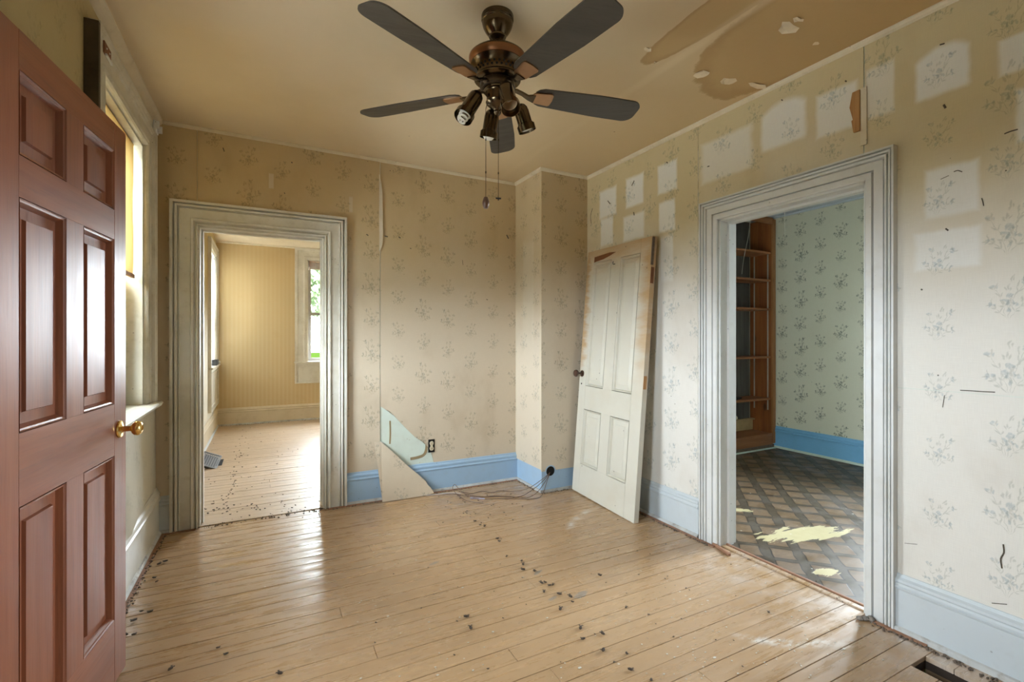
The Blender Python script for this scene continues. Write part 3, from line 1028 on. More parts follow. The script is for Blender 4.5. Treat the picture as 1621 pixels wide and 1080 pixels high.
box(bm, XR + .13, R2X + .1, R2Y0 - .1, R2Y1 + .1, 2.62, 2.74)
struct(obj('ceiling.002', bm, M['ceiling_side']))
bm = bmesh.new()
box(bm, XL - .5, R2X + .5, -1, FARY + .5, 2.765, 2.85)
struct(obj('roof', bm, M['siding']), 'flat roof over the rooms')

# crown strips
CR = [(0, 0), (.020, 0), (.020, -.008), (.014, -.017), (.006, -.022), (0, -.024)]
n_tr = 0


def crown(pl, a0, a1, mat, w=1.0, zz=None):
    global n_tr
    n_tr += 1
    p0, p1 = pl(a0, 0, 0), pl(a1, 0, 0)
    bm = run(pl, a0, a1, [(d * w, h * w) for d, h in CR], (zz or ceil_z(p0[0], p0[1])) + .001, (zz or ceil_z(p1[0], p1[1])) + .001)
    return struct(obj('trim_%d' % n_tr, bm, mat))


crown(PB, XL, BX, M['crown'])
crown(place_right(BX - .006), BY - .006, YB, M['crown'])
crown(place_back(BY - .006), BX - .026, XR, M['crown'])
crown(PR, YF, BY, M['crown'], 1.1)
crown(PL, YF, YB, M['crown'], 1.9)
crown(place_farend(FARY), XL, FARX1, M['crown'], .9, 2.60)
crown(place_right(R2X), R2Y0, R2Y1, M['ceiling_side'], .9, 2.62)

# ------------------------------------------------------------------ baseboards
BBP = [(0, 0), (.020, 0), (.020, .178), (.026, .182), (.028, .190), (.022, .196), (.020, .205), (.024, .212), (.022, .222), (.012, .230), (.008, .242), (0, .244)]
SHO = [(.0, .0), (.036, 0), (.034, .010), (.028, .018), (.020, .022), (0, .022)]


def baseboard(name, pl, a0, a1, mat, scale=1.0, shoe=M['shoe'], lab=None):
    e = struct(empty(name))
    obj('board', run(pl, a0, a1, [(d, h * scale) for d, h in BBP]), mat, e)
    if shoe:
        obj('shoe_moulding', run(pl, a0, a1, [(d, h) for d, h in SHO]), shoe, e)
    return e


def brown_edge(e, pl, a0, a1):
    obj('floor_edge_strip', run(pl, a0, a1, [(.034, 0), (.054, 0), (.052, .004), (.034, .006)]), M['shoe_brown'], e)


cs1, cs2 = .150, .118
e = baseboard('baseboard_back', PB, D1[1] + cs1, BX, M['base_blue'], .97)
brown_edge(e, PB, D1[1] + .02, BX)
e = baseboard('baseboard_back_left', PB, XL, D1[0] - cs1, M['base_white'], .97)
brown_edge(e, PB, XL, D1[0] - .01)
e = baseboard('baseboard_right', PR, YF, D2[0] - cs2, M['base_white'], .99)
brown_edge(e, PR, .95, D2[0] - .02)
e = baseboard('baseboard_right_back', PR, D2[1] + cs2 + .02, BY - .01, M['base_white'], .99)
brown_edge(e, PR, D2[1], BY - .02)
e = baseboard('baseboard_left', PL, ENT[1] + .14, YB, M['trim_cream'], 1.2)
brown_edge(e, PL, 1.7, YB)
baseboard('baseboard_left_near', PL, YF, ENT[0] - .14, M['trim_cream'], 1.2)
baseboard('baseboard_far_end', place_farend(FARY), XL, FARX1, M['base_far'], 1.0)
baseboard('baseboard_far_left', place_left(XL), YB + WT + .12, FARY, M['base_far'], 1.0, M['base_white'])
baseboard('baseboard_far_right', place_right(FARX1), YB + WT, FARY, M['base_far'], 1.0)
baseboard('baseboard_side_outer', place_right(R2X), R2Y0, 3.47, M['base_bright'], 1.0, M['plaster'])

# ------------------------------------------------------------------ doorways
P2 = [(0, 0), (0, .018), (.005, .022), (.027, .022), (.029, .007), (.034, .007), (.036, .022), (.072, .022), (.074, .008), (.079, .026), (.087, .029), (.089, .014), (.094, .014), (.096, .031), (.103, .033), (.105, .016), (.1085, .016), (.110, .038), (.118, .038), (.118, 0)]
P1 = [(0, 0), (0, .016), (.006, .026), (.012, .010), (.016, .010), (.024, .030), (.036, .033), (.040, .022), (.098, .022), (.102, .030), (.107, .016), (.112, .034), (.122, .037), (.1255, .014), (.130, .014), (.134, .040), (.150, .040), (.150, 0)]


def doorway(name, pl, a0, a1, zt, prof, mat, depth, lab, wext=0.0):
    e = struct(empty(name), lab)
    for bm, nm in zip(casing(pl, a0, a1, zt, prof), ('side_casing', 'side_casing', 'head_casing')):
        obj(nm, bm, mat, e)
    # jambs with a stop bead
    for sg, ed in ((1, a0), (-1, a1)):
        bm = bmesh.new()
        pr = [(0, .004), (.012, .004), (.012, -.055), (.024, -.058), (.024, -.098), (.012, -.101), (.012, -depth), (0, -depth)]
        pr = [(-w, d) for w, d in pr]
        loft(bm, [pl(ed - sg * w * 1.0 - sg * .0, d, 0) for w, d in pr], [pl(ed - sg * w, d, zt) for w, d in pr])
        obj('side_jamb', bm, mat, e)
    bm = bmesh.new()
    pr = [(0, .004), (.012, .004), (.012, -.055), (.024, -.058), (.024, -.098), (.012, -.101), (.012, -depth), (0, -depth)]
    loft(bm, [pl(a0, d, zt - w) for w, d in pr], [pl(a1, d, zt - w) for w, d in pr])
    obj('head_jamb', bm, mat, e)
    return e


dw1 = doorway('door_1', PB, D1[0], D1[1], D1[2], P1, M['trim_cream'], WT + .004, 'cased doorway in the back wall to the yellow far room')
dw2 = doorway('door_2', PR, D2[0], D2[1], D2[2], P2, M['trim_white'], .134, 'cased doorway in the right wall to the side room')
# casing on the other faces of the doorways
flat = [(0, 0), (0, .02), (.11, .02), (.11, 0)]
for bm, nm in zip(casing(lambda a, d, z: (XR + .13 + d, a, z), D2[0], D2[1], D2[2], flat), ('side_casing', 'side_casing', 'head_casing')):
    obj(nm, bm, M['trim_white'], dw2)
for bm, nm in zip(casing(lambda a, d, z: (a, YB + WT + d, z), D1[0], D1[1], D1[2], flat), ('side_casing', 'side_casing', 'head_casing')):
    obj(nm, bm, M['trim_cream'], dw1)
# entry beside the camera, where the red door hangs
ent = struct(empty('door_3'), 'entry opening in the left wall behind the red door')
for bm, nm in zip(casing(PL, ENT[0], ENT[1], ENT[3], [(0, 0), (0, .02), (.115, .02), (.115, 0)]), ('side_casing', 'side_casing', 'head_casing')):
    obj(nm, bm, M['trim_left'], ent)

sd = bmesh.new()
for (a_, b_, c_, d_) in rects(ENT[0] + .004, ENT[1] - .004, .004, ENT[3] - .004, [(.80, 1.30, 1.12, 1.86)]):
    box(sd, XL - .12, XL - .085, a_, b_, c_, d_)
added_leaf = struct(obj('added_entry_leaf', sd, M['trim_cream'], ent))  # added leaf out of view; its small pane meters the daylight

sd = bmesh.new()
sd.faces.new([sd.verts.new(v) for v in ((XL - .1, .80, 1.12), (XL - .1, 1.30, 1.12), (XL - .1, 1.30, 1.86), (XL - .1, .80, 1.86))])
obj('window_pane', sd, M['glass'], added_leaf)

# ------------------------------------------------------------------ windows
def window(name, pl, a0, a1, z0, z1, mat, sash, depth, prof, panel_to=None, meet=None, lab=None, sill_out=.05, sill=True):
    e = struct(empty(name), lab)
    for bm, nm in zip(casing(pl, a0, a1, z1, prof, z0), ('side_casing', 'side_casing', 'head_casing')):
        obj(nm, bm, mat, e)
    # reveal
    for sg, ed in ((1, a0), (-1, a1)):
        bm = bmesh.new()
        t = .014
        A = [(ed, .004), (ed + sg * t, .004), (ed + sg * t, -depth * .45), (ed + sg * t * 2, -depth * .47), (ed + sg * t * 2, -depth), (ed, -depth)]
        loft(bm, [pl(a, d, z0) for a, d in A], [pl(a, d, z1) for a, d in A])
        obj('side_reveal', bm, mat, e)
    bm = bmesh.new()
    A = [(z1, .004), (z1 - .014, .004), (z1 - .014, -depth), (z1, -depth)]
    loft(bm, [pl(a0, d, z) for z, d in A], [pl(a1, d, z) for z, d in A])
    obj('head_reveal', bm, mat, e)
    if sill:
        w = prof[-1][0]
        bm = bmesh.new()
        A = [(-depth, z0 + .004), (sill_out, z0 - .002), (sill_out + .008, z0 - .012), (sill_out, z0 - .028), (-depth, z0 - .028)]
        loft(bm, [pl(a0 - (w + .01), d, z) if d > 0 else pl(a0, d, z) for d, z in A], [pl(a1 + (w + .01), d, z) if d > 0 else pl(a1, d, z) for d, z in A])
        obj('window_sill', bm, mat, e)
    if panel_to is not None:
        w = prof[-1][0]
        bm = bmesh.new()
        zz = [(0, z0 - .03), (.02, z0 - .03), (.02, panel_to), (0, panel_to)]
        loft(bm, [pl(a0 - w, d, z) for d, z in zz], [pl(a1 + w, d, z) for d, z in zz])
        obj('apron_panel', bm, mat, e)
        for k, (i, d0, d1) in enumerate(((.0, .02, .038), (.045, .02, .034))):
            for bm in rim(pl, a0 - w + i, a1 + w - i, panel_to + i, z0 - .03 - i, .018, d0, d1):
                obj('apron_moulding', bm, mat, e)
    # two sashes
    mz = meet or (z0 + z1) / 2
    for nm, (b0, b1), off in (('lower_sash', (z0 + .004, mz + .02), .62), ('upper_sash', (mz - .02, z1 - .014), .82)):
        d = -depth * off
        s_ = obj(nm, rim_solid(pl, a0 + .028, a1 - .028, b0, b1, .042, d - .03, d), sash, e)
        bm = bmesh.new()
        A = [pl(a0 + .06, d - .014, b0 + .035), pl(a1 - .06, d - .014, b0 + .035), pl(a1 - .06, d - .014, b1 - .035), pl(a0 + .06, d - .014, b1 - .035)]
        bm.faces.new([bm.verts.new(p) for p in A])
        obj('window_pane', bm, M['glass'], s_)
    return e


def rim(pl, a0, a1, z0, z1, w, d0, d1):
    out = []
    for (p, r_, s0, s1) in ((a0, a1, z0, z0 + w), (a0, a1, z1 - w, z1), (a0, a0 + w, z0 + w, z1 - w), (a1 - w, a1, z0 + w, z1 - w)):
        bm = bmesh.new()
        loft(bm, [pl(p, d0, s0), pl(r_, d0, s0), pl(r_, d0, s1), pl(p, d0, s1)], [pl(p, d1, s0), pl(r_, d1, s0), pl(r_, d1, s1), pl(p, d1, s1)])
        out.append(bm)
    return out


def rim_solid(pl, a0, a1, z0, z1, w, d0, d1):
    bm = bmesh.new()
    for (p, r_, s0, s1) in ((a0, a1, z0, z0 + w), (a0, a1, z1 - w, z1), (a0, a0 + w, z0 + w, z1 - w), (a1 - w, a1, z0 + w, z1 - w)):
        loft(bm, [pl(p, d0, s0), pl(r_, d0, s0), pl(r_, d0, s1), pl(p, d0, s1)], [pl(p, d1, s0), pl(r_, d1, s0), pl(r_, d1, s1), pl(p, d1, s1)])
    return bm


PW = [(0, 0), (0, .018), (.006, .028), (.014, .022), (.02, .022), (.028, .030), (.036, .024), (.042, .024), (.095, .026), (.100, .034), (.108, .032), (.114, .040), (.128, .042), (.134, .046), (.150, .046), (.150, 0)]
window('window_1', PL, *W1, M['trim_left'], M['sash_white'], .17, PW, None, 1.6, 'tall window in the left wall beyond the red door', .065)
window('window_2', PL, *W4, M['trim_cream'], M['sash_white'], .17, [(w * .75, d * .8) for w, d in PW], .33, None, 'window by the far corner of the far room')
window('window_3', place_farend(FARY), *W5, M['trim_cream'], M['sash'], .165, [(0, 0), (0, .014), (.03, .02), (.05, .016), (.12, .018), (.13, .026), (.165, .028), (.165, 0)], .555, 1.61, 'window in the end wall of the far room looking on a lawn', .03)
window('window_4', place_right(R2X), *W6, M['trim_white'], M['sash_white'], .165, [(0, 0), (0, .02), (.11, .02), (.11, 0)], None, None, 'window in the outer wall of the side room')

# ------------------------------------------------------------------ panelled doors
def door_leaf(root, w, h, th, panels, mats, name='panel', gap=.0025, field=((.021, .019), (.047, .0175), (.0505, .010), (.0525, .010))):
    """face y=0 looks to -y; panels are openings (x0,x1,z0,z1) with a raised field"""
    mv, mh = mats
    xs0 = min(p[0] for p in panels)
    xs1 = max(p[1] for p in panels)
    bm = bmesh.new()
    box(bm, 0, xs0, 0, th, 0, h)
    obj('stile', bm, mv, root, bevel=.0015)
    bm = bmesh.new()
    box(bm, xs1, w, 0, th, 0, h)
    obj('stile', bm, mv, root, bevel=.0015)
    rows = sorted({(p[2], p[3]) for p in panels})
    zs = [0] + [z for r_ in rows for z in r_] + [h]
    for a, b in zip(zs[::2], zs[1::2]):
        bm = bmesh.new()
        box(bm, xs0 + .0004, xs1 - .0004, 0.0003, th - .0003, a, b)
        obj('rail', bm, mh, root)
    cols = sorted({(p[0], p[1]) for p in panels})
    for (c0, c1), (e0, e1) in zip(cols, cols[1:]):
        for (z0, z1) in rows:
            bm = bmesh.new()
            box(bm, c1, e0, .0003, th - .0003, z0 + .0004, z1 - .0004)
            obj('mullion', bm, mv, root)
    for (x0, x1, z0, z1) in panels:
        bm = bmesh.new()
        rings = []
        for ins, y in ((gap, .0), (gap + .003, .003), (.010, .0045), (.015, .013), (.018, .019)) + field:
            rings.append([bm.verts.new((x0 + ins, y, z0 + ins)), bm.verts.new((x1 - ins, y, z0 + ins)), bm.verts.new((x1 - ins, y, z1 - ins)), bm.verts.new((x0 + ins, y, z1 - ins))])
        bk = [bm.verts.new((x, th - .012, z)) for x, z in ((x0 + gap, z0 + gap), (x1 - gap, z0 + gap), (x1 - gap, z1 - gap), (x0 + gap, z1 - gap))]
        for a, b in zip(rings, rings[1:]):
            for i in range(4):
                j = (i + 1) % 4
                bm.faces.new((a[i], a[j], b[j], b[i]))
        bm.faces.new(rings[-1])
        for i in range(4):
            j = (i + 1) % 4
            bm.faces.new((bk[i], bk[j], rings[0][j], rings[0][i]))
        bm.faces.new(list(reversed(bk)))
        obj(name, bm, mv, root)


HX, HY = -.469 - .116 * .81, 2.269 - .993 * .81
red = thing(empty('panel_door', (HX, HY, .011), math.atan2(.993, .116)), 'red-brown stained six panel door with brass knob standing open at the left edge', 'door')
door_leaf(red, .812, 2.007, .038, [(a, b, c, d) for (a, b) in ((.155, .383), (.485, .712)) for (c, d) in ((.226, .815), (.999, 1.589), (1.694, 1.907))], (M['red_wood'], M['red_wood_h']))
kn = Matrix.Translation((.752, 0, .903)) @ Matrix.Rotation(R(90), 4, 'X')
bm = bmesh.new()
lathe(bm, [(0, .0), (.031, .0), (.032, .003), (.029, .007), (.016, .009), (.0105, .012), (.0095, .034), (.012, .038), (.020, .042), (.0255, .049), (.0265, .056), (.0245, .063), (.017, .069), (.009, .070), (.008, .067), (0, .067)], 32, kn)
ko = obj('door_knob', bm, M['brass'], red, smooth=True)
bm = bmesh.new()
box(bm, .8122, .8135, .008, .030, .87, .93)
obj('latch_plate', bm, M['brass'], red)
for z in (.22, 1.0, 1.78):
    bm = bmesh.new()
    lathe(bm, [(0, 0), (.007, 0), (.007, .09), (0, .09)], 10, Matrix.Translation((-.004, -.004, z)))
    obj('hinge', bm, M['brass'], red, smooth=True)

# white door leaning on the right wall
A_, B_, T_ = Vector((2.222, 3.246, .001)), Vector((2.191, 2.474, .001)), Vector((2.362, 3.216, 1.938))
uu = (B_ - A_).normalized()
nn = uu.cross(T_ - A_).normalized()
vv = nn.cross(uu).normalized()
if vv.z < 0:
    vv = -vv
yy = vv.cross(uu)
mw = Matrix(((uu.x, yy.x, vv.x, A_.x), (uu.y, yy.y, vv.y, A_.y), (uu.z, yy.z, vv.z, A_.z), (0, 0, 0, 1)))
mw = mw @ Matrix.Translation((.7745, 0, 0)) @ Matrix.Rotation(R(.75), 4, 'Y') @ Matrix.Translation((-.7745, 0, 0))
lean = thing(empty('unhung_door', matrix=mw), 'cream-white four panel door off its hinges leaning on the wall beside the corner', 'door')
door_leaf(lean, .7745, 1.942, .040, [(a, b, c, d) for (a, b) in ((.095, .325), (.440, .660)) for (c, d) in ((.232, .668), (.853, 1.842))], (M['door_white'], M['door_white']), gap=.0042, field=((.021, .017), (.024, .015), (.050, .0085), (.053, .006)))
bm = bmesh.new()
pr = [(.098, 1.846), (.100, 1.888), (.19, 1.893), (.30, 1.899), (.375, 1.892), (.30, 1.872), (.22, 1.856), (.13, 1.850)]
loft(bm, [(x, -.0012, z) for x, z in pr], [(x, .0005, z) for x, z in pr])
obj('bare_wood_patch', bm, M['rust'], lean)
kn = Matrix.Translation((.036, 0, .947)) @ Matrix.Rotation(R(90), 4, 'X')
bm = bmesh.new()
lathe(bm, [(0, 0), (.026, 0), (.026, .004), (.012, .007), (.009, .012), (.009, .040), (.018, .044), (.027, .052), (.029, .062), (.024, .072), (.012, .077), (0, .078)], 28, kn)
obj('door_knob', bm, M['knob_dark'], lean, smooth=True)['label'] = 'dark brown china door knob'
bm = bmesh.new()
lathe(bm, [(0, 0), (.006, 0), (.006, .003), (0, .003)], 12, Matrix.Translation((.036, 0, .865)) @ Matrix.Rotation(R(90), 4, 'X'))
obj('keyhole', bm, M['hole'], lean)
for z0, z1, mt in ((1.62, 1.73, M['rust']), (.90, .99, M['rawwood'])):
    bm = bmesh.new()
    box(bm, .7740, .7765, .002, .028, z0, z1)
    obj('hinge_mortise', bm, mt, lean)
bm = bmesh.new()
box(bm, .770, .7775, -.0012, .018, 1.745, 1.935)
obj('split_edge', bm, M['dirt'], lean)
bm = bmesh.new()
tube(bm, smooth_path([(.375, -.001, 1.80), (.377, -.018, 1.795), (.378, -.024, 1.806), (.377, -.018, 1.815)], 5), .003, 8)
obj('coat_hook', bm, M['grey_metal'], lean, smooth=True)

# ------------------------------------------------------------------ ceiling fan
FX, FY = .870, 1.822
FZ = ceil_z(FX, FY)
fan = thing(empty('ceiling_fan', (FX, FY, FZ), -TH), 'antique brass ceiling fan with five dark blades and four spotlights', 'fan')
# local axes: x = to the right of the view, y = away from the view


def fl(px, py, d):
    """point of the fan from where it shows in the photograph and how far off it stands"""
    return Vector(((px - 810.5) / 757 * d - FXR, d - FXD, 1.25 + d * (534 - py) / 757 - FZ))


FXD = FX * math.sin(TH) + FY * math.cos(TH)
FXR = FX * math.cos(TH) - FY * math.sin(TH)
bm = bmesh.new()
lathe(bm, [(0, .002), (.066, .002), (.068, -.004), (.068, -.020), (.0655, -.022), (.0665, -.026), (.064, -.029), (.065, -.034), (.061, -.048), (.053, -.064), (.043, -.078), (.036, -.086), (.036, -.092), (.030, -.098), (.017, -.100), (0, -.100)], 40)
obj('canopy', bm, M['bronze'], fan, smooth=True)
bm = bmesh.new()
lathe(bm, [(0, -.098), (.0105, -.098), (.0105, -.145), (.016, -.147), (.016, -.152), (0, -.152)], 20)
obj('downrod', bm, M['bronze_dark'], fan, smooth=True)
bm = bmesh.new()
lathe(bm, [(0, -.148), (.05, -.150), (.085, -.156), (.108, -.166), (.119, -.176), (.121, -.181)], 48)
lathe(bm, [(.121, -.181), (.1195, -.196), (.111, -.206)], 48, mi=1)
lathe(bm, [(.111, -.206), (.1125, -.210), (.107, -.217), (.100, -.225), (.094, -.243), (.092, -.262), (.096, -.266), (.098, -.273), (.088, -.280), (.05, -.284), (0, -.284)], 48)
bmesh.ops.remove_doubles(bm, verts=bm.verts, dist=1e-5)
mo = obj('motor_housing', bm, [M['bronze'], M['copper']], fan, smooth=True)
bm = bmesh.new()
for row, (z, rr, n, off) in enumerate(((-.238, .0955, 30, 0), (-.250, .0935, 30, .5))):
    for k in range(n):
        a = 2 * math.pi * (k + off) / n
        mt = Matrix.Rotation(a, 4, 'Z') @ Matrix.Translation((rr - .002, 0, z)) @ Matrix.Rotation(R(90), 4, 'Y')
        lathe(bm, [(0, .0035), (.0048, .0035), (.0048, .0), (0, 0)], 8, mt)
obj('vent_holes', bm, M['hole'], mo)
bm = bmesh.new()
lathe(bm, [(0, -.283), (.072, -.283), (.074, -.288), (.074, -.306), (.068, -.312), (0, -.312)], 36)
obj('flywheel', bm, M['bronze_dark'], fan, smooth=True)
bm = bmesh.new()
lathe(bm, [(.052, -.311), (.060, -.313), (.060, -.321), (.050, -.324), (.047, -.330), (.046, -.362), (.050, -.366), (.046, -.374), (.034, -.384), (.020, -.392), (.014, -.400), (.016, -.408), (.010, -.418), (0, -.422)], 32)
lathe(bm, [(.052, -.311), (0, -.311)], 32)
obj('switch_housing', bm, M['bronze'], fan, smooth=True)
ZB = -.316
for k in range(5):
    a = R(90 + 72 * k - 1.0)
    rt = Matrix.Rotation(a, 4, 'Z')
    pit = Matrix.Translation((0, 0, ZB)) @ Matrix.Rotation(R(-12), 4, 'X')
    bm = bmesh.new()
    out = []
    L0, L1 = .165, .663
    w0, w1 = .050, .067

    def half(x):
        return w0 + (w1 - w0) * min(1, (x - L0) / .30)
    prof = [(L0, -w0 * .55), (L0 + .012, -w0 * .85), (L0 + .035, -half(L0 + .035))]
    for i in range(1, 9):
        x = L0 + .035 + (L1 - .05 - L0 - .035) * i / 8
        prof.append((x, -half(x)))
    for i in range(1, 8):
        t = math.pi / 2 * i / 8
        prof.append((L1 - .05 + .05 * math.sin(t), -w1 + .045 * (1 - math.cos(t))))
    prof.append((L1, -w1 + .05))
    full = prof + [(x, -y) for x, y in reversed(prof)]
    mt = rt @ pit
    loft(bm, [mt @ Vector((x, y, -.003)) for x, y in full], [mt @ Vector((x, y, .003)) for x, y in full])
    bl = obj('blade', bm, M['blade'], fan)
    # iron: arm from the flywheel and a flared plate under the blade
    bm = bmesh.new()
    arm = [(.060, 0, .010), (.085, 0, .012), (.110, 0, .004), (.135, 0, -.008), (.165, 0, -.009)]
    prev = None
    for i, (x, y, z) in enumerate(arm):
        w = (.016, .011, .010, .012, .022)[i]
        ring = [rt @ (Matrix.Translation((0, 0, ZB)) @ Vector((x, yy_, z + zz_ - yy_ * .21 * (i / 4)))) for yy_, zz_ in ((-w, -.004), (w, -.004), (w, .004), (-w, .004))]
        if prev:
            loft(bm, prev, ring, 1)
        prev = ring
    pl_ = [(.155, -.022), (.165, -.030), (.235, -.036), (.243, -.030), (.246, 0), (.243, .030), (.235, .036), (.165, .030), (.155, .022)]
    loft(bm, [mt @ Vector((x, y, -.009)) for x, y in pl_], [mt @ Vector((x, y, -.0035)) for x, y in pl_])
    obj('blade_iron', bm, [M['iron'], M['bronze']], fan)


def spot(top, bot, arm_from, bulb):
    ax = (bot - top)
    ln = ax.length
    zq = ax.normalized()
    mt = Matrix.Translation(top) @ zq.to_track_quat('Z', 'Y').to_matrix().to_4x4()
    bm = bmesh.new()
    r1, r2 = .031, .0385
    L = ln
    lathe(bm, [(0, 0), (.012, .001), (.022, .008), (.029, .020), (r1, .035), (r1, L - .034), (.0335, L - .031), (.0335, L - .028), (r2, L - .026), (r2, L), (r2 - .002, L), (r2 - .003, L - .02), (r1 - .002, L - .028)], 32, mt)
    s_ = obj('spotlight', bm, M['bronze'], fan, smooth=True)
    bm = bmesh.new()
    lathe(bm, [(r1 - .0022, L - .028), (.027, L - .045), (.022, L - .065), (0, L - .07)], 28, mt)
    obj('reflector', bm, M['reflector'], s_, smooth=True)
    bm = bmesh.new()
    if bulb == 'spiral':
        pts = []
        for i in range(61):
            t = i / 60
            a = 2 * math.pi * 3.2 * t
            r_ = .022 * (1 - .35 * t)
            pts.append(mt @ Vector((r_ * math.cos(a), r_ * math.sin(a), L - .035 + .060 * t)))
        tube(bm, pts, .0044, 8)
        tube(bm, [mt @ Vector((-.007, 0, L + .022)), mt @ Vector((0, .003, L + .030)), mt @ Vector((.007, 0, L + .022))], .0042, 8)
        lathe(bm, [(0, L - .07), (.018, L - .07), (.018, L - .05), (0, L - .05)], 16, mt)
    elif bulb == 'dome':
        lathe(bm, [(.012, L - .065), (.022, L - .04), (.026, L - .018), (.024, L - .004), (.016, L + .006), (0, L + .010)], 24, mt)
    elif bulb == 'flat':
        lathe(bm, [(.014, L - .065), (.026, L - .03), (.029, L - .014), (.022, L - .006), (0, L - .003)], 24, mt)
    else:
        lathe(bm, [(0, L - .069), (.012, L - .069), (.012, L - .055), (.008, L - .055), (.008, L - .062), (0, L - .062)], 18, mt)
    obj('bulb' if bulb else 'socket', bm, M['bulb'] if bulb else M['chrome'], s_, smooth=True)
    bm = bmesh.new()
    mid = (arm_from + top) / 2 + Vector((0, 0, .012))
    tube(bm, smooth_path([arm_from, mid, top + zq * .004], 6), .0055, 10)
    obj('spot_arm', bm, M['bronze_dark'], s_, smooth=True)


def hub(px, py, d):
    v = fl(px, py, d)
    v2 = Vector((v.x, v.y, 0)).normalized() * .042
    return Vector((v2.x, v2.y, -.352))


for (t, b, bulb) in ((fl(757, 148, 1.975), fl(733, 186, 1.915), 'spiral'), (fl(780, 173, 2.075), fl(773, 219, 2.10), 'dome'), (fl(799, 134, 1.935), fl(809, 172, 1.87), None), (fl(822, 165, 2.045), fl(835, 208, 2.065), 'flat')):
    h_ = Vector((t.x, t.y, 0)).normalized() * .042
    spot(t, b, Vector((h_.x, h_.y, -.352)), bulb)
for px, y1, kind in ((769, 312, 'barrel'), (789, 314, 'tee')):
    a, b = fl(px, 172, 2.0), fl(px, y1, 2.0)
    a = Vector((b.x, b.y, a.z))
    bm = bmesh.new()
    tube(bm, [a, b], .0013, 6)
    for f in (.35, .72):
        c = a.lerp(b, f)
        lathe(bm, [(0, -.006), (.0026, -.004), (.0026, .004), (0, .006)], 8, Matrix.Translation(c))
    hx = Vector((a.x, a.y, 0)).normalized() * .04
    tube(bm, [Vector((hx.x, hx.y, -.36)), a], .0016, 6)
    ch = obj('pull_chain', bm, M['bronze_dark'], fan, smooth=True)
    bm = bmesh.new()
    if kind == 'barrel':
        lathe(bm, [(0, .0), (.008, -.001), (.011, -.008), (.0145, -.020), (.0150, -.028), (.012, -.040), (.009, -.047), (0, -.048)], 20, Matrix.Translation(b))
        obj('pull_knob', bm, wood('pull_knob_wood', (.14, .06, .03), (.07, .03, .018), (.03, .015, .01), 'z', .3), ch, smooth=True)
    else:
        tube(bm, [b + Vector((-.011, 0, .001)), b + Vector((.011, 0, -.001))], .003, 8)
        tube(bm, [b, b + Vector((0, 0, -.009))], .002, 8)
        obj('pull_knob', bm, M['black'], ch, smooth=True)

# ------------------------------------------------------------------ built-in shelves of the side room
BC = thing(empty('bookcase', (0, 0, 0)), 'orange stained pine shelving with grey plank back in the side room', 'bookcase')
b0, b1, bf, bk = 4.15, 5.128, 3.475, 3.745
for x in (b0, b1 - .022):
    bm = bmesh.new()
    box(bm, x, x + .022, bf, bk, .05, 2.60)
    obj('side_panel', bm, M['pine'], BC, bevel=.001)
bm = bmesh.new()
box(bm, b1 - .030, b1 + .018, bf - .022, bf - .001, .05, 2.585)
obj('face_stile', bm, M['pine_edge'], BC, bevel=.001)
bm = bmesh.new()
box(bm, b0, b1 - .031, bf - .022, bf - .001, 2.53, 2.60)
obj('header', bm, M['pine_x'], BC, bevel=.001)
xk = b0 + .024
for wdt in (.20, .23, .21, .26):
    if xk + wdt > b1 - .03:
        wdt = b1 - .024 - xk
    bm = bmesh.new()
    box(bm, xk, xk + wdt - .003, bk - .012 + random.uniform(-.002, .002), bk + .006, .05, 2.60)
    obj('back_plank', bm, M['grey_board'], BC)
    xk += wdt
for z in (2.216, 1.904, 1.577, 1.034, .562):
    bm = bmesh.new()
    box(bm, b0 + .023, b1 - .032, bf + .002, bk - .016, z - .022, z)
    obj('shelf', bm, M['pine_x'], BC, bevel=.0015)
bm = bmesh.new()
box(bm, b0, b1 - .031, bf - .02, bk - .016, .145, .165)
obj('bottom_shelf', bm, M['pine_x'], BC, bevel=.002)
bm = bmesh.new()
box(bm, b0, b1 - .031, bf - .018, bf - .002, .04, .144)
obj('plinth_board', bm, M['pine_x'], BC, bevel=.002)
bm = bmesh.new()
box(bm, b0 + .023, b1 - .023, bk - .034, bk - .016, .166, .275)
box(bm, b0 + .023, b1 - .023, bk - .064, bk - .016, .285, .30)
obj('cream_back_board', bm, plain('cream_board', (.56, .42, .22), .5), BC)
for y in (bf + .045, bk - .055):
    bm = bmesh.new()
    box(bm, b1 - .0275, b1 - .0225, y - .007, y + .007, .42, 2.20)
    obj('shelf_standard', bm, M['chrome'], BC)
bm = bmesh.new()
box(bm, b0, b1 + .02, bf - .05, bf - .03, 0, .012)
obj('floor_strip', bm, M['plaster'], BC)
bm = bmesh.new()
box(bm, b0, b1, bf - .015, bk, .0, .039)
obj('base_block', bm, M['dirt'], BC)
hd = thing(empty('black_device', (4.66, 3.56, .5625), .15), 'small flat black object lying on the second lowest pine shelf', 'object')
bm = bmesh.new()
box(bm, -.13, .0, -.022, .022, 0, .030)
obj('body', bm, M['black'], hd, bevel=.006)
bm = bmesh.new()
box(bm, .0005, .045, -.014, .014, .002, .020)
obj('nose', bm, M['black'], hd, bevel=.004)
bm = bmesh.new()
lathe(bm, [(0, 0), (.014, .002), (.022, .012), (.024, .024), (.020, .036), (.010, .045), (0, .047)], 18, Matrix.Translation((4.80, 3.7075, .3005)))
thing(obj('round_knob', bm, M['outlet'], smooth=True), 'round cream knob resting on the ledge at the back of the bottom shelf', 'knob')
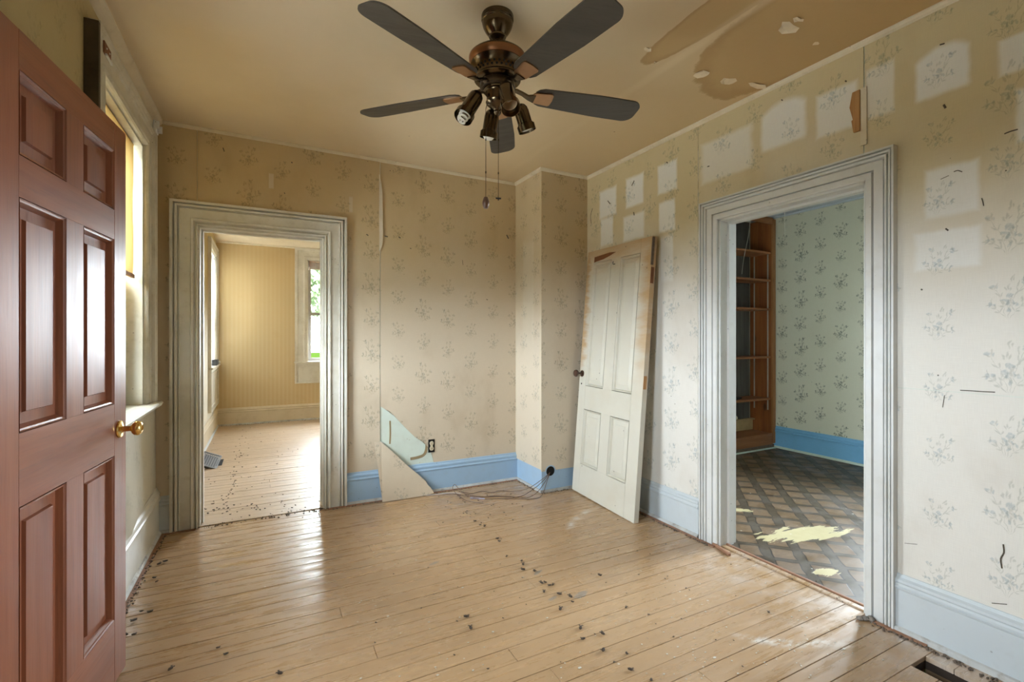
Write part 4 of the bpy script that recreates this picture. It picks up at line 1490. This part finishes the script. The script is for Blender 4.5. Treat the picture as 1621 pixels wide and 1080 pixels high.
# strings
bm = bmesh.new()
tube(bm, [(3.92, 2.55, 2.62), (3.921, 2.551, 2.40), (3.92, 2.55, 2.13)], .0022, 6)
lathe(bm, [(0, .0), (.004, -.004), (.005, -.012), (0, -.022)], 8, Matrix.Translation((3.92, 2.55, 2.132)))
thing(obj('pull_string', bm, M['cord'], smooth=True), 'white pull string hanging from the side room ceiling by the flowered wall', 'string')
bm = bmesh.new()
tube(bm, smooth_path([(4.70, 3.44, 2.588), (4.68, 3.44, 2.45), (4.64, 3.44, 2.28), (4.585, 3.44, 2.1), (4.56, 3.445, 1.93)], 6), .002, 6)
thing(obj('loose_string', bm, M['cord'], smooth=True), 'thin white string slanting down in front of the upper shelves', 'string')

# ------------------------------------------------------------------ things on and at the walls
out = thing(empty('power_outlet', (1.192, YB - .004, .372)), 'ivory double socket without cover plate beside the torn wallpaper', 'outlet')
bm = bmesh.new()
box(bm, -.026, .026, -.003, .003, -.052, .052)
obj('box_opening', bm, M['hole'], out)
bm = bmesh.new()
for z in (-.021, .021):
    lathe(bm, [(0, 0), (.0165, 0), (.0165, .006), (.015, .007), (0, .007)], 20, Matrix.Translation((0, -.003, z)) @ Matrix.Rotation(R(90), 4, 'X'))
box(bm, -.010, .010, -.008, -.003, -.036, .036)
obj('socket_face', bm, M['outlet'], out)
for z in (-.021, .021):
    for x in (-.006, .006):
        bm = bmesh.new()
        box(bm, x - .0013, x + .0013, -.0108, -.0098, z - .002, z + .007)
        obj('slot', bm, M['hole'], out)
    bm = bmesh.new()
    box(bm, -.002, .002, -.0108, -.0098, z - .011, z - .007)
    obj('slot', bm, M['hole'], out)
for k, (y, mt, lab) in enumerate(((2.47, M['rust'], 'rusty brown curtain rod bracket at the near end of the left window head'), (3.42, M['trim_white'], 'white painted curtain rod bracket at the corner end of the left window head'))):
    br = thing(empty('curtain_bracket', (XL + .047, y, 2.40 if k == 0 else 2.47)), lab, 'bracket')
    bm = bmesh.new()
    box(bm, 0, .006, -.045, .045, -.020, .028)
    obj('back_plate', bm, mt, br, bevel=.001)
    bm = bmesh.new()
    if k:
        box(bm, .0065, .030, -.045, -.040, -.018, .024)
        box(bm, .0065, .030, .040, .045, -.018, .024)
    box(bm, .0065, .012, -.0395, .0395, -.030, -.020)
    obj('socket_cup', bm, M['trim_white'] if k == 0 else mt, br)
    for yy_ in (-.02, .02):
        bm = bmesh.new()
        lathe(bm, [(0, .0), (.004, .0), (.003, .003), (0, .003)], 8, Matrix.Translation((.0062, yy_, .008)) @ Matrix.Rotation(R(90), 4, 'Y'))
        obj('screw', bm, M['chrome'], br)
sl = thing(empty('wood_splinter', (XR - .005, 1.216, 2.19)), 'torn strip of orange bare wood stuck on the wall above the right doorway', 'wood strip')
bm = bmesh.new()
pr = [(.018, 0), (.026, .055), (.020, .06), (.034, .12), (.022, .185), (-.008, .186), (-.008, .0)]
loft(bm, [(-.001, y, z) for y, z in pr], [(-.012, y, z) for y, z in pr])
obj('split_wood', bm, M['rawwood'], sl)
bm = bmesh.new()
box(bm, -.006, -.001, -.034, -.009, -.07, .19)
obj('grey_lath', bm, M['crown'], sl)
# roller shade, upper half of the left window
sh = thing(empty('roller_shade', (XL - .045, 2.955, 2.318)), 'yellowed roller shade pulled half down in the left window', 'shade')
bm = bmesh.new()
lathe(bm, [(0, -.37), (.014, -.37), (.014, .37), (0, .37)], 14, Matrix.Rotation(R(90), 4, 'X') @ Matrix.Translation((0, 0, 0)))
obj('roller', bm, M['rawwood'], sh, smooth=True)
bm = bmesh.new()
nf = 10
for i in range(nf):
    z0_, z1_ = -.72 * i / nf, -.72 * (i + 1) / nf
    for yy0, yy1 in ((-.36, 0), (0, .36)):
        bm.faces.new([bm.verts.new(v) for v in ((.014 + .002 * math.sin(i), yy0, z0_), (.014 + .002 * math.sin(i), yy1, z0_), (.014 + .002 * math.sin(i + 1), yy1, z1_), (.014 + .002 * math.sin(i + 1), yy0, z1_))])
bmesh.ops.remove_doubles(bm, verts=bm.verts, dist=1e-5)
obj('shade_cloth', bm, M['shade'], sh)
bm = bmesh.new()
box(bm, .008, .020, -.36, .36, -.742, -.72)
obj('hem_bar', bm, M['rawwood'], sh)
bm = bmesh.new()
box(bm, XL + .001, XL + .046, 2.376, 2.399, .9, 2.475)  # dark board painted in for the shaded near side of the casing
obj('side_strip', bm, paint('casing_shade_strip', (.085, .065, .035), (.03, .022, .012), dirt=.8, rough=.7, chip=.8), bpy.data.objects['window_1'])
# white curtain drawn over the far corner window
cu = thing(empty('window_curtain', (XL - .012, 7.335, 2.32)), 'thin white curtain drawn over the far room window by the corner', 'curtain')
bm = bmesh.new()
tube(bm, [(0, -.40, 0), (0, .40, 0)], .006, 8)
obj('curtain_rod', bm, M['grey_metal'], cu, smooth=True)
bm = bmesh.new()
cols_ = []
for i in range(49):
    y_ = -.37 + .74 * i / 48
    x_ = .012 * math.sin(i * 1.15) + .004 * math.sin(i * .37)
    cols_.append([bm.verts.new((x_ * (.5 + .5 * k / 6), y_, -.005 - 1.40 * k / 6)) for k in range(7)])
for a, b in zip(cols_, cols_[1:]):
    for k in range(6):
        bm.faces.new((a[k], b[k], b[k + 1], a[k + 1]))
obj('curtain_cloth', bm, M['curtain'], cu, smooth=True)
# blind in the far end window
bl = thing(empty('window_blind', (1.352, FARY + .035, 2.43)), 'brown slat blind pulled up under the head of the far room end window', 'blind')
bm = bmesh.new()
box(bm, -.765, .765, -.02, .02, -.045, -.015)
obj('head_rail', bm, M['blind'], bl, bevel=.002)
for k in range(9):
    bm = bmesh.new()
    box(bm, -.762, .762, -.024, .024, -.058 - .0105 * k, -.052 - .0105 * k)
    obj('slat', bm, M['blind'], bl)
bm = bmesh.new()
tube(bm, [(-.66, -.027, -.03), (-.66, -.028, -.155)], .003, 6)
obj('lift_cord', bm, M['cord'], bl)
# metal lock box on the far sill
lk = thing(empty('metal_latch', (XL + .035, 7.30, .884)), 'small black and silver metal box on the sill of the far corner window', 'latch')
bm = bmesh.new()
box(bm, -.03, .03, -.07, .02, 0, .075)
obj('case', bm, M['black'], lk, bevel=.004)
bm = bmesh.new()
box(bm, -.034, .036, .021, .085, .006, .072)
obj('cover', bm, M['grey_metal'], lk, bevel=.004)
bm = bmesh.new()
lathe(bm, [(0, 0), (.014, 0), (.016, .008), (.009, .018), (0, .02)], 14, Matrix.Translation((.036, .05, .04)) @ Matrix.Rotation(R(90), 4, 'Y'))
obj('knob', bm, M['chrome'], lk, smooth=True)
# dislodged floor register in the far room
rg = thing(empty('floor_register', (-.455, 5.50, .0)), 'dislodged grey metal floor register tilted over its dark opening in the far room', 'register')
bm = bmesh.new()
box(bm, -.10, .075, -.06, .20, .0005, .003)
obj('duct_opening', bm, M['hole'], rg)
bm = bmesh.new()
mt = Matrix.Translation((-.03, -.02, .055)) @ Matrix.Rotation(R(24), 4, 'Y') @ Matrix.Rotation(R(14), 4, 'X')
for i in range(7):
    loft(bm, [mt @ Vector((-.06 + .02 * i, -.12, 0)), mt @ Vector((-.06 + .02 * i + .013, -.12, 0)), mt @ Vector((-.06 + .02 * i + .013, .12, 0)), mt @ Vector((-.06 + .02 * i, .12, 0))],
         [mt @ Vector((-.06 + .02 * i, -.12, .004)), mt @ Vector((-.06 + .02 * i + .013, -.12, .004)), mt @ Vector((-.06 + .02 * i + .013, .12, .004)), mt @ Vector((-.06 + .02 * i, .12, .004))])
obj('grille', bm, M['grey_metal'], rg)
bm = bmesh.new()
for (x0_, x1_, y0_, y1_) in ((-.075, -.062, -.14, .14), (.075, .088, -.14, .14), (-.062, .075, -.14, -.122), (-.062, .075, .122, .14)):
    loft(bm, [mt @ Vector(v) for v in ((x0_, y0_, -.004), (x1_, y0_, -.004), (x1_, y1_, -.004), (x0_, y1_, -.004))], [mt @ Vector(v) for v in ((x0_, y0_, .006), (x1_, y0_, .006), (x1_, y1_, .006), (x0_, y1_, .006))])
obj('rim', bm, M['grey_metal'], rg)
bm = bmesh.new()
mt2 = mt @ Matrix.Translation((0, 0, -.03))
loft(bm, [mt2 @ Vector(v) for v in ((-.055, -.11, 0), (.06, -.11, 0), (.06, .11, 0), (-.055, .11, 0))], [mt2 @ Vector(v) for v in ((-.055, -.11, .024), (.06, -.11, .024), (.06, .11, .024), (-.055, .11, .024))])
obj('damper_box', bm, M['black'], rg)

# wires from the pipe hole across the floor
wr = thing(empty('loose_wires', (0, 0, 0)), 'bundle of thin old wires trailing from the round hole over the floor', 'wires')
H0 = (2.046, BY - .004, .160)
paths = [
    [H0, (1.97, 3.262, .118), (1.87, 3.26, .058), (1.76, 3.29, .006), (1.62, 3.37, .004), (1.50, 3.42, .004), (1.40, 3.48, .008), (1.33, 3.56, .012), (1.24, 3.64, .006)],
    [H0, (1.98, 3.255, .11), (1.88, 3.23, .035), (1.80, 3.25, .004), (1.70, 3.33, .004), (1.60, 3.40, .004), (1.52, 3.42, .004), (1.43, 3.50, .006), (1.36, 3.56, .03)],
    [H0, (1.985, 3.25, .10), (1.91, 3.20, .02), (1.83, 3.20, .004), (1.72, 3.26, .004), (1.60, 3.33, .004), (1.50, 3.37, .004), (1.42, 3.42, .01)],
    [H0, (1.965, 3.27, .125), (1.86, 3.33, .045), (1.77, 3.42, .008), (1.68, 3.50, .004), (1.62, 3.48, .004), (1.55, 3.55, .004), (1.46, 3.53, .006), (1.39, 3.56, .02)],
    [(1.40, 3.46, .006), (1.36, 3.56, .05), (1.34, 3.60, .075), (1.325, 3.60, .04), (1.345, 3.52, .006), (1.37, 3.38, .004), (1.45, 3.28, .004)],
    [(1.37, 3.55, .012), (1.30, 3.58, .02), (1.20, 3.64, .006), (1.12, 3.66, .004)]]
for k, pth in enumerate(paths):
    bm = bmesh.new()
    tube(bm, smooth_path(pth, 7), .0024, 6)
    obj('wire', bm, M['wire_white'] if k == 5 else M['wire'], wr, smooth=True)
bm = bmesh.new()
tube(bm, [(1.41, 3.44, .006), (1.47, 3.39, .006), (1.50, 3.37, .006)], .0055, 8)
obj('wire_splice', bm, plain('lilac_tape', (.42, .40, .55), .5), wr, smooth=True)

# scraps on the floor
st_ = thing(empty('wood_scrap', (2.375, 1.93, .001), R(75)), 'short dark red wood strip on the floor at the left foot of the right doorway', 'scrap')
bm = bmesh.new()
box(bm, -.075, .075, -.009, .009, 0, .014)
obj('strip', bm, M['shoe_brown'], st_, bevel=.002)
bm = bmesh.new()
for i in range(3):
    lathe(bm, [(0, 0), (.012, .002), (.015, .008), (.009, .015), (0, .018)], 7, Matrix.Translation((2.335 + .02 * i, 1.175 - .012 * i, .0)) @ Matrix.Rotation(i * 1.1, 4, 'Z') @ Matrix.Scale(1 + .3 * i, 4, (0, 1, 0)))
thing(obj('plaster_lump', bm, plain('grey_plaster_lump', (.28, .25, .22), .9, var=.6, nscale=50)), 'grey crumbled plaster lump at the right foot of the right doorway', 'rubble')

# dead flies and paint flakes, past counting
def gpt(px, py, z=0.0):
    d = 757 * 1.25 / (py - 534)
    r_ = (px - 810.5) / 757 * d
    return (d * math.sin(TH) + r_ * math.cos(TH), d * math.cos(TH) - r_ * math.sin(TH), z)


rn = random.Random(21)
spots = []
trail = [(385, 672), (383, 690), (380, 705), (378, 720), (376, 735), (373, 748), (372, 757), (370, 767), (366, 778), (361, 785), (357, 798), (355, 810)]
for (a, b), (c, d_) in zip(trail, trail[1:]):
    for k in range(5):
        t = rn.random()
        spots.append((a + (c - a) * t + rn.gauss(0, 3.5), b + (d_ - b) * t + rn.gauss(0, 2), rn.uniform(.6, 1.0)))
for k in range(70):
    spots.append((rn.uniform(322, 520), 812 + rn.gauss(0, 7) - .03 * 100, rn.uniform(.6, 1.1)))
for k in range(40):
    spots.append((rn.uniform(330, 500), rn.uniform(680, 800), rn.uniform(.5, .9)))
for k in range(46):
    spots.append((rn.uniform(690, 830), rn.uniform(775, 830), rn.uniform(.5, .9)))
for p_ in ((262, 890), (252, 894), (244, 916), (248, 922), (238, 970), (224, 969), (212, 984), (200, 1006), (212, 1006), (802, 882), (826, 889), (828, 895), (828, 903), (846, 905), (857, 924), (863, 923), (870, 928), (875, 927), (861, 938), (885, 942), (903, 946), (906, 954), (887, 966), (919, 996), (923, 1013), (954, 1005), (955, 1031), (992, 1036), (998, 1062), (738, 978), (745, 996), (949, 912), (991, 963), (787, 854), (790, 858), (767, 834), (760, 832), (752, 826), (1031, 1078), (443, 1068), (270, 1061), (345, 1027), (358, 1037), (1217, 971), (1315, 950), (1333, 957), (1335, 962), (1288, 936), (1262, 922)):
    spots.append((p_[0], p_[1], rn.uniform(1.0, 1.7)))
for k in range(60):
    spots.append((rn.uniform(560, 1180), rn.uniform(800, 1075), rn.uniform(.35, .7)))
bm = bmesh.new()
for px, py, s_ in spots:
    c = gpt(px, py)
    if c[0] < XL + .05 or (c[0] > XR - .06):
        continue
    a = rn.uniform(0, 6.28)
    mt = Matrix.Translation((c[0], c[1], .0035 * s_ + .001)) @ Matrix.Rotation(a, 4, 'Z') @ Matrix.Diagonal((.0085 * s_, .0046 * s_, .0034 * s_, 1))
    bmesh.ops.create_icosphere(bm, subdivisions=1, radius=1, matrix=mt)
    for sg in (-1, 1):
        p0 = Vector((c[0], c[1], .006 * s_))
        dv = Vector((math.cos(a + 2.6 * sg), math.sin(a + 2.6 * sg), 0)) * .009 * s_
        nv = Vector((-dv.y, dv.x, 0)) * .30
        loft(bm, [p0, p0 + dv + nv, p0 + dv - nv], [p0 + Vector((0, 0, .0006)), p0 + dv + nv + Vector((0, 0, .0006)), p0 + dv - nv + Vector((0, 0, .0006))])
stuff(obj('dead_flies', bm, M['insect']), 'dead flies strewn over the painted floor boards', 'insects')
bm = bmesh.new()
for k in range(300):
    px, py = rn.uniform(560, 1420), rn.uniform(815, 1079)
    if k > 190:
        px, py = rn.uniform(1050, 1400), rn.uniform(880, 1079)
    c = gpt(px, py)
    if not (XL + .06 < c[0] < XR - .06 and c[1] < BY - .1 and not (c[0] > 2.1 and c[1] > 2.4)) or (HOLE[0] - .02 < c[0] < HOLE[1] + .02 and c[1] < HOLE[3] + .02):
        continue
    s_ = rn.uniform(.0015, .0055) * (1.7 if rn.random() < .08 else 1)
    n = rn.choice((4, 5, 6))
    a0_ = rn.uniform(0, 6)
    ring = [(c[0] + s_ * rn.uniform(.5, 1.3) * math.cos(a0_ + 6.283 * i / n), c[1] + .8 * s_ * rn.uniform(.5, 1.2) * math.sin(a0_ + 6.283 * i / n)) for i in range(n)]
    loft(bm, [(x, y, .0006) for x, y in ring], [(x, y, .0018) for x, y in ring])
stuff(obj('paint_flakes', bm, M['flake']), 'tiny white paint flakes scattered over the floor boards', 'flakes')
bm = bmesh.new()


def grit(p0, p1, n, spread, smin=.002, smax=.008):
    for k in range(n):
        t = rn.random()
        x = p0[0] + (p1[0] - p0[0]) * t + rn.gauss(0, spread)
        y = p0[1] + (p1[1] - p0[1]) * t + rn.gauss(0, spread)
        s_ = rn.uniform(smin, smax)
        mt = Matrix.Translation((x, y, s_ * .45)) @ Matrix.Rotation(rn.uniform(0, 6), 4, 'Z') @ Matrix.Diagonal((s_, s_ * rn.uniform(.4, .9), s_ * .6, 1))
        bmesh.ops.create_icosphere(bm, subdivisions=1, radius=1, matrix=mt)


grit((XL + .05, 2.3), (XL + .05, YB - .05), 220, .008)
grit((D1[1] + .05, YB - .055), (BX - .05, YB - .055), 160, .006)
grit((BX - .02, BY + .02), (BX - .02, YB - .06), 40, .006)
grit((BX, BY - .022), (XR - .2, BY - .022), 60, .005)
grit((XR - .06, D2[1] + .02), (XR - .06, 2.75), 120, .007)
grit((XR - .06, .7), (XR - .06, D2[0]), 110, .008)
grit((D1[0], YB - .02), (D1[1], YB - .02), 90, .02)
grit((XR + .03, D2[0] + .03), (XR + .03, D2[1] - .03), 90, .012)
grit((XL + .05, FARY - .05), (FARX1 - 1.2, FARY - .05), 90, .01)
stuff(obj('dirt', bm, M['dirt']), 'crumbs of dirt and plaster lying along the foot of the walls', 'dirt')

# ------------------------------------------------------------------ the tree on the lawn
tr_ = thing(empty('shade_tree', (2.6, 24.0, -.5)), 'leafy green tree on the lawn beyond the far room window', 'tree')
bm = bmesh.new()
tube(bm, smooth_path([(0, 0, 0), (.1, .05, 1.5), (0, 0, 3.4), (.2, .1, 5.5)], 5), [.28 - .008 * i for i in range(16)], 10)
for a in range(6):
    t = a * 1.05
    tube(bm, smooth_path([(0, 0, 3.0 + .3 * a), (math.cos(t) * .9, math.sin(t) * .9, 3.9 + .3 * a), (math.cos(t) * 2.0, math.sin(t) * 2.0, 4.4 + .3 * a)], 4), [.10 - .008 * i for i in range(9)], 6)
obj('trunk', bm, M['bark'], tr_)
rn = random.Random(9)
vs, fs = [], []
for k in range(9000):
    while True:
        p_ = Vector((rn.uniform(-1, 1), rn.uniform(-1, 1), rn.uniform(-1, 1)))
        if .25 < p_.length < 1:
            break
    p_ = Vector((p_.x * 3.6, p_.y * 3.2, p_.z * 2.7 + 5.3))
    s_ = rn.uniform(.10, .22)
    d1_ = Vector((rn.gauss(0, 1), rn.gauss(0, 1), rn.gauss(0, 1))).normalized()
    d2_ = d1_.cross(Vector((rn.gauss(0, 1), rn.gauss(0, 1), rn.gauss(0, 1)))).normalized()
    b = len(vs)
    vs += [p_ - d1_ * s_, p_ + d2_ * s_ * .5, p_ + d1_ * s_, p_ - d2_ * s_ * .5]
    fs.append((b, b + 1, b + 2, b + 3))
me = bpy.data.meshes.new('foliage')
me.from_pydata(vs, [], fs)
me.materials.append(M['leaf'])
fo_ = bpy.data.objects.new('foliage', me)
COL.objects.link(fo_)
fo_.parent = tr_
fo_['kind'] = 'stuff'
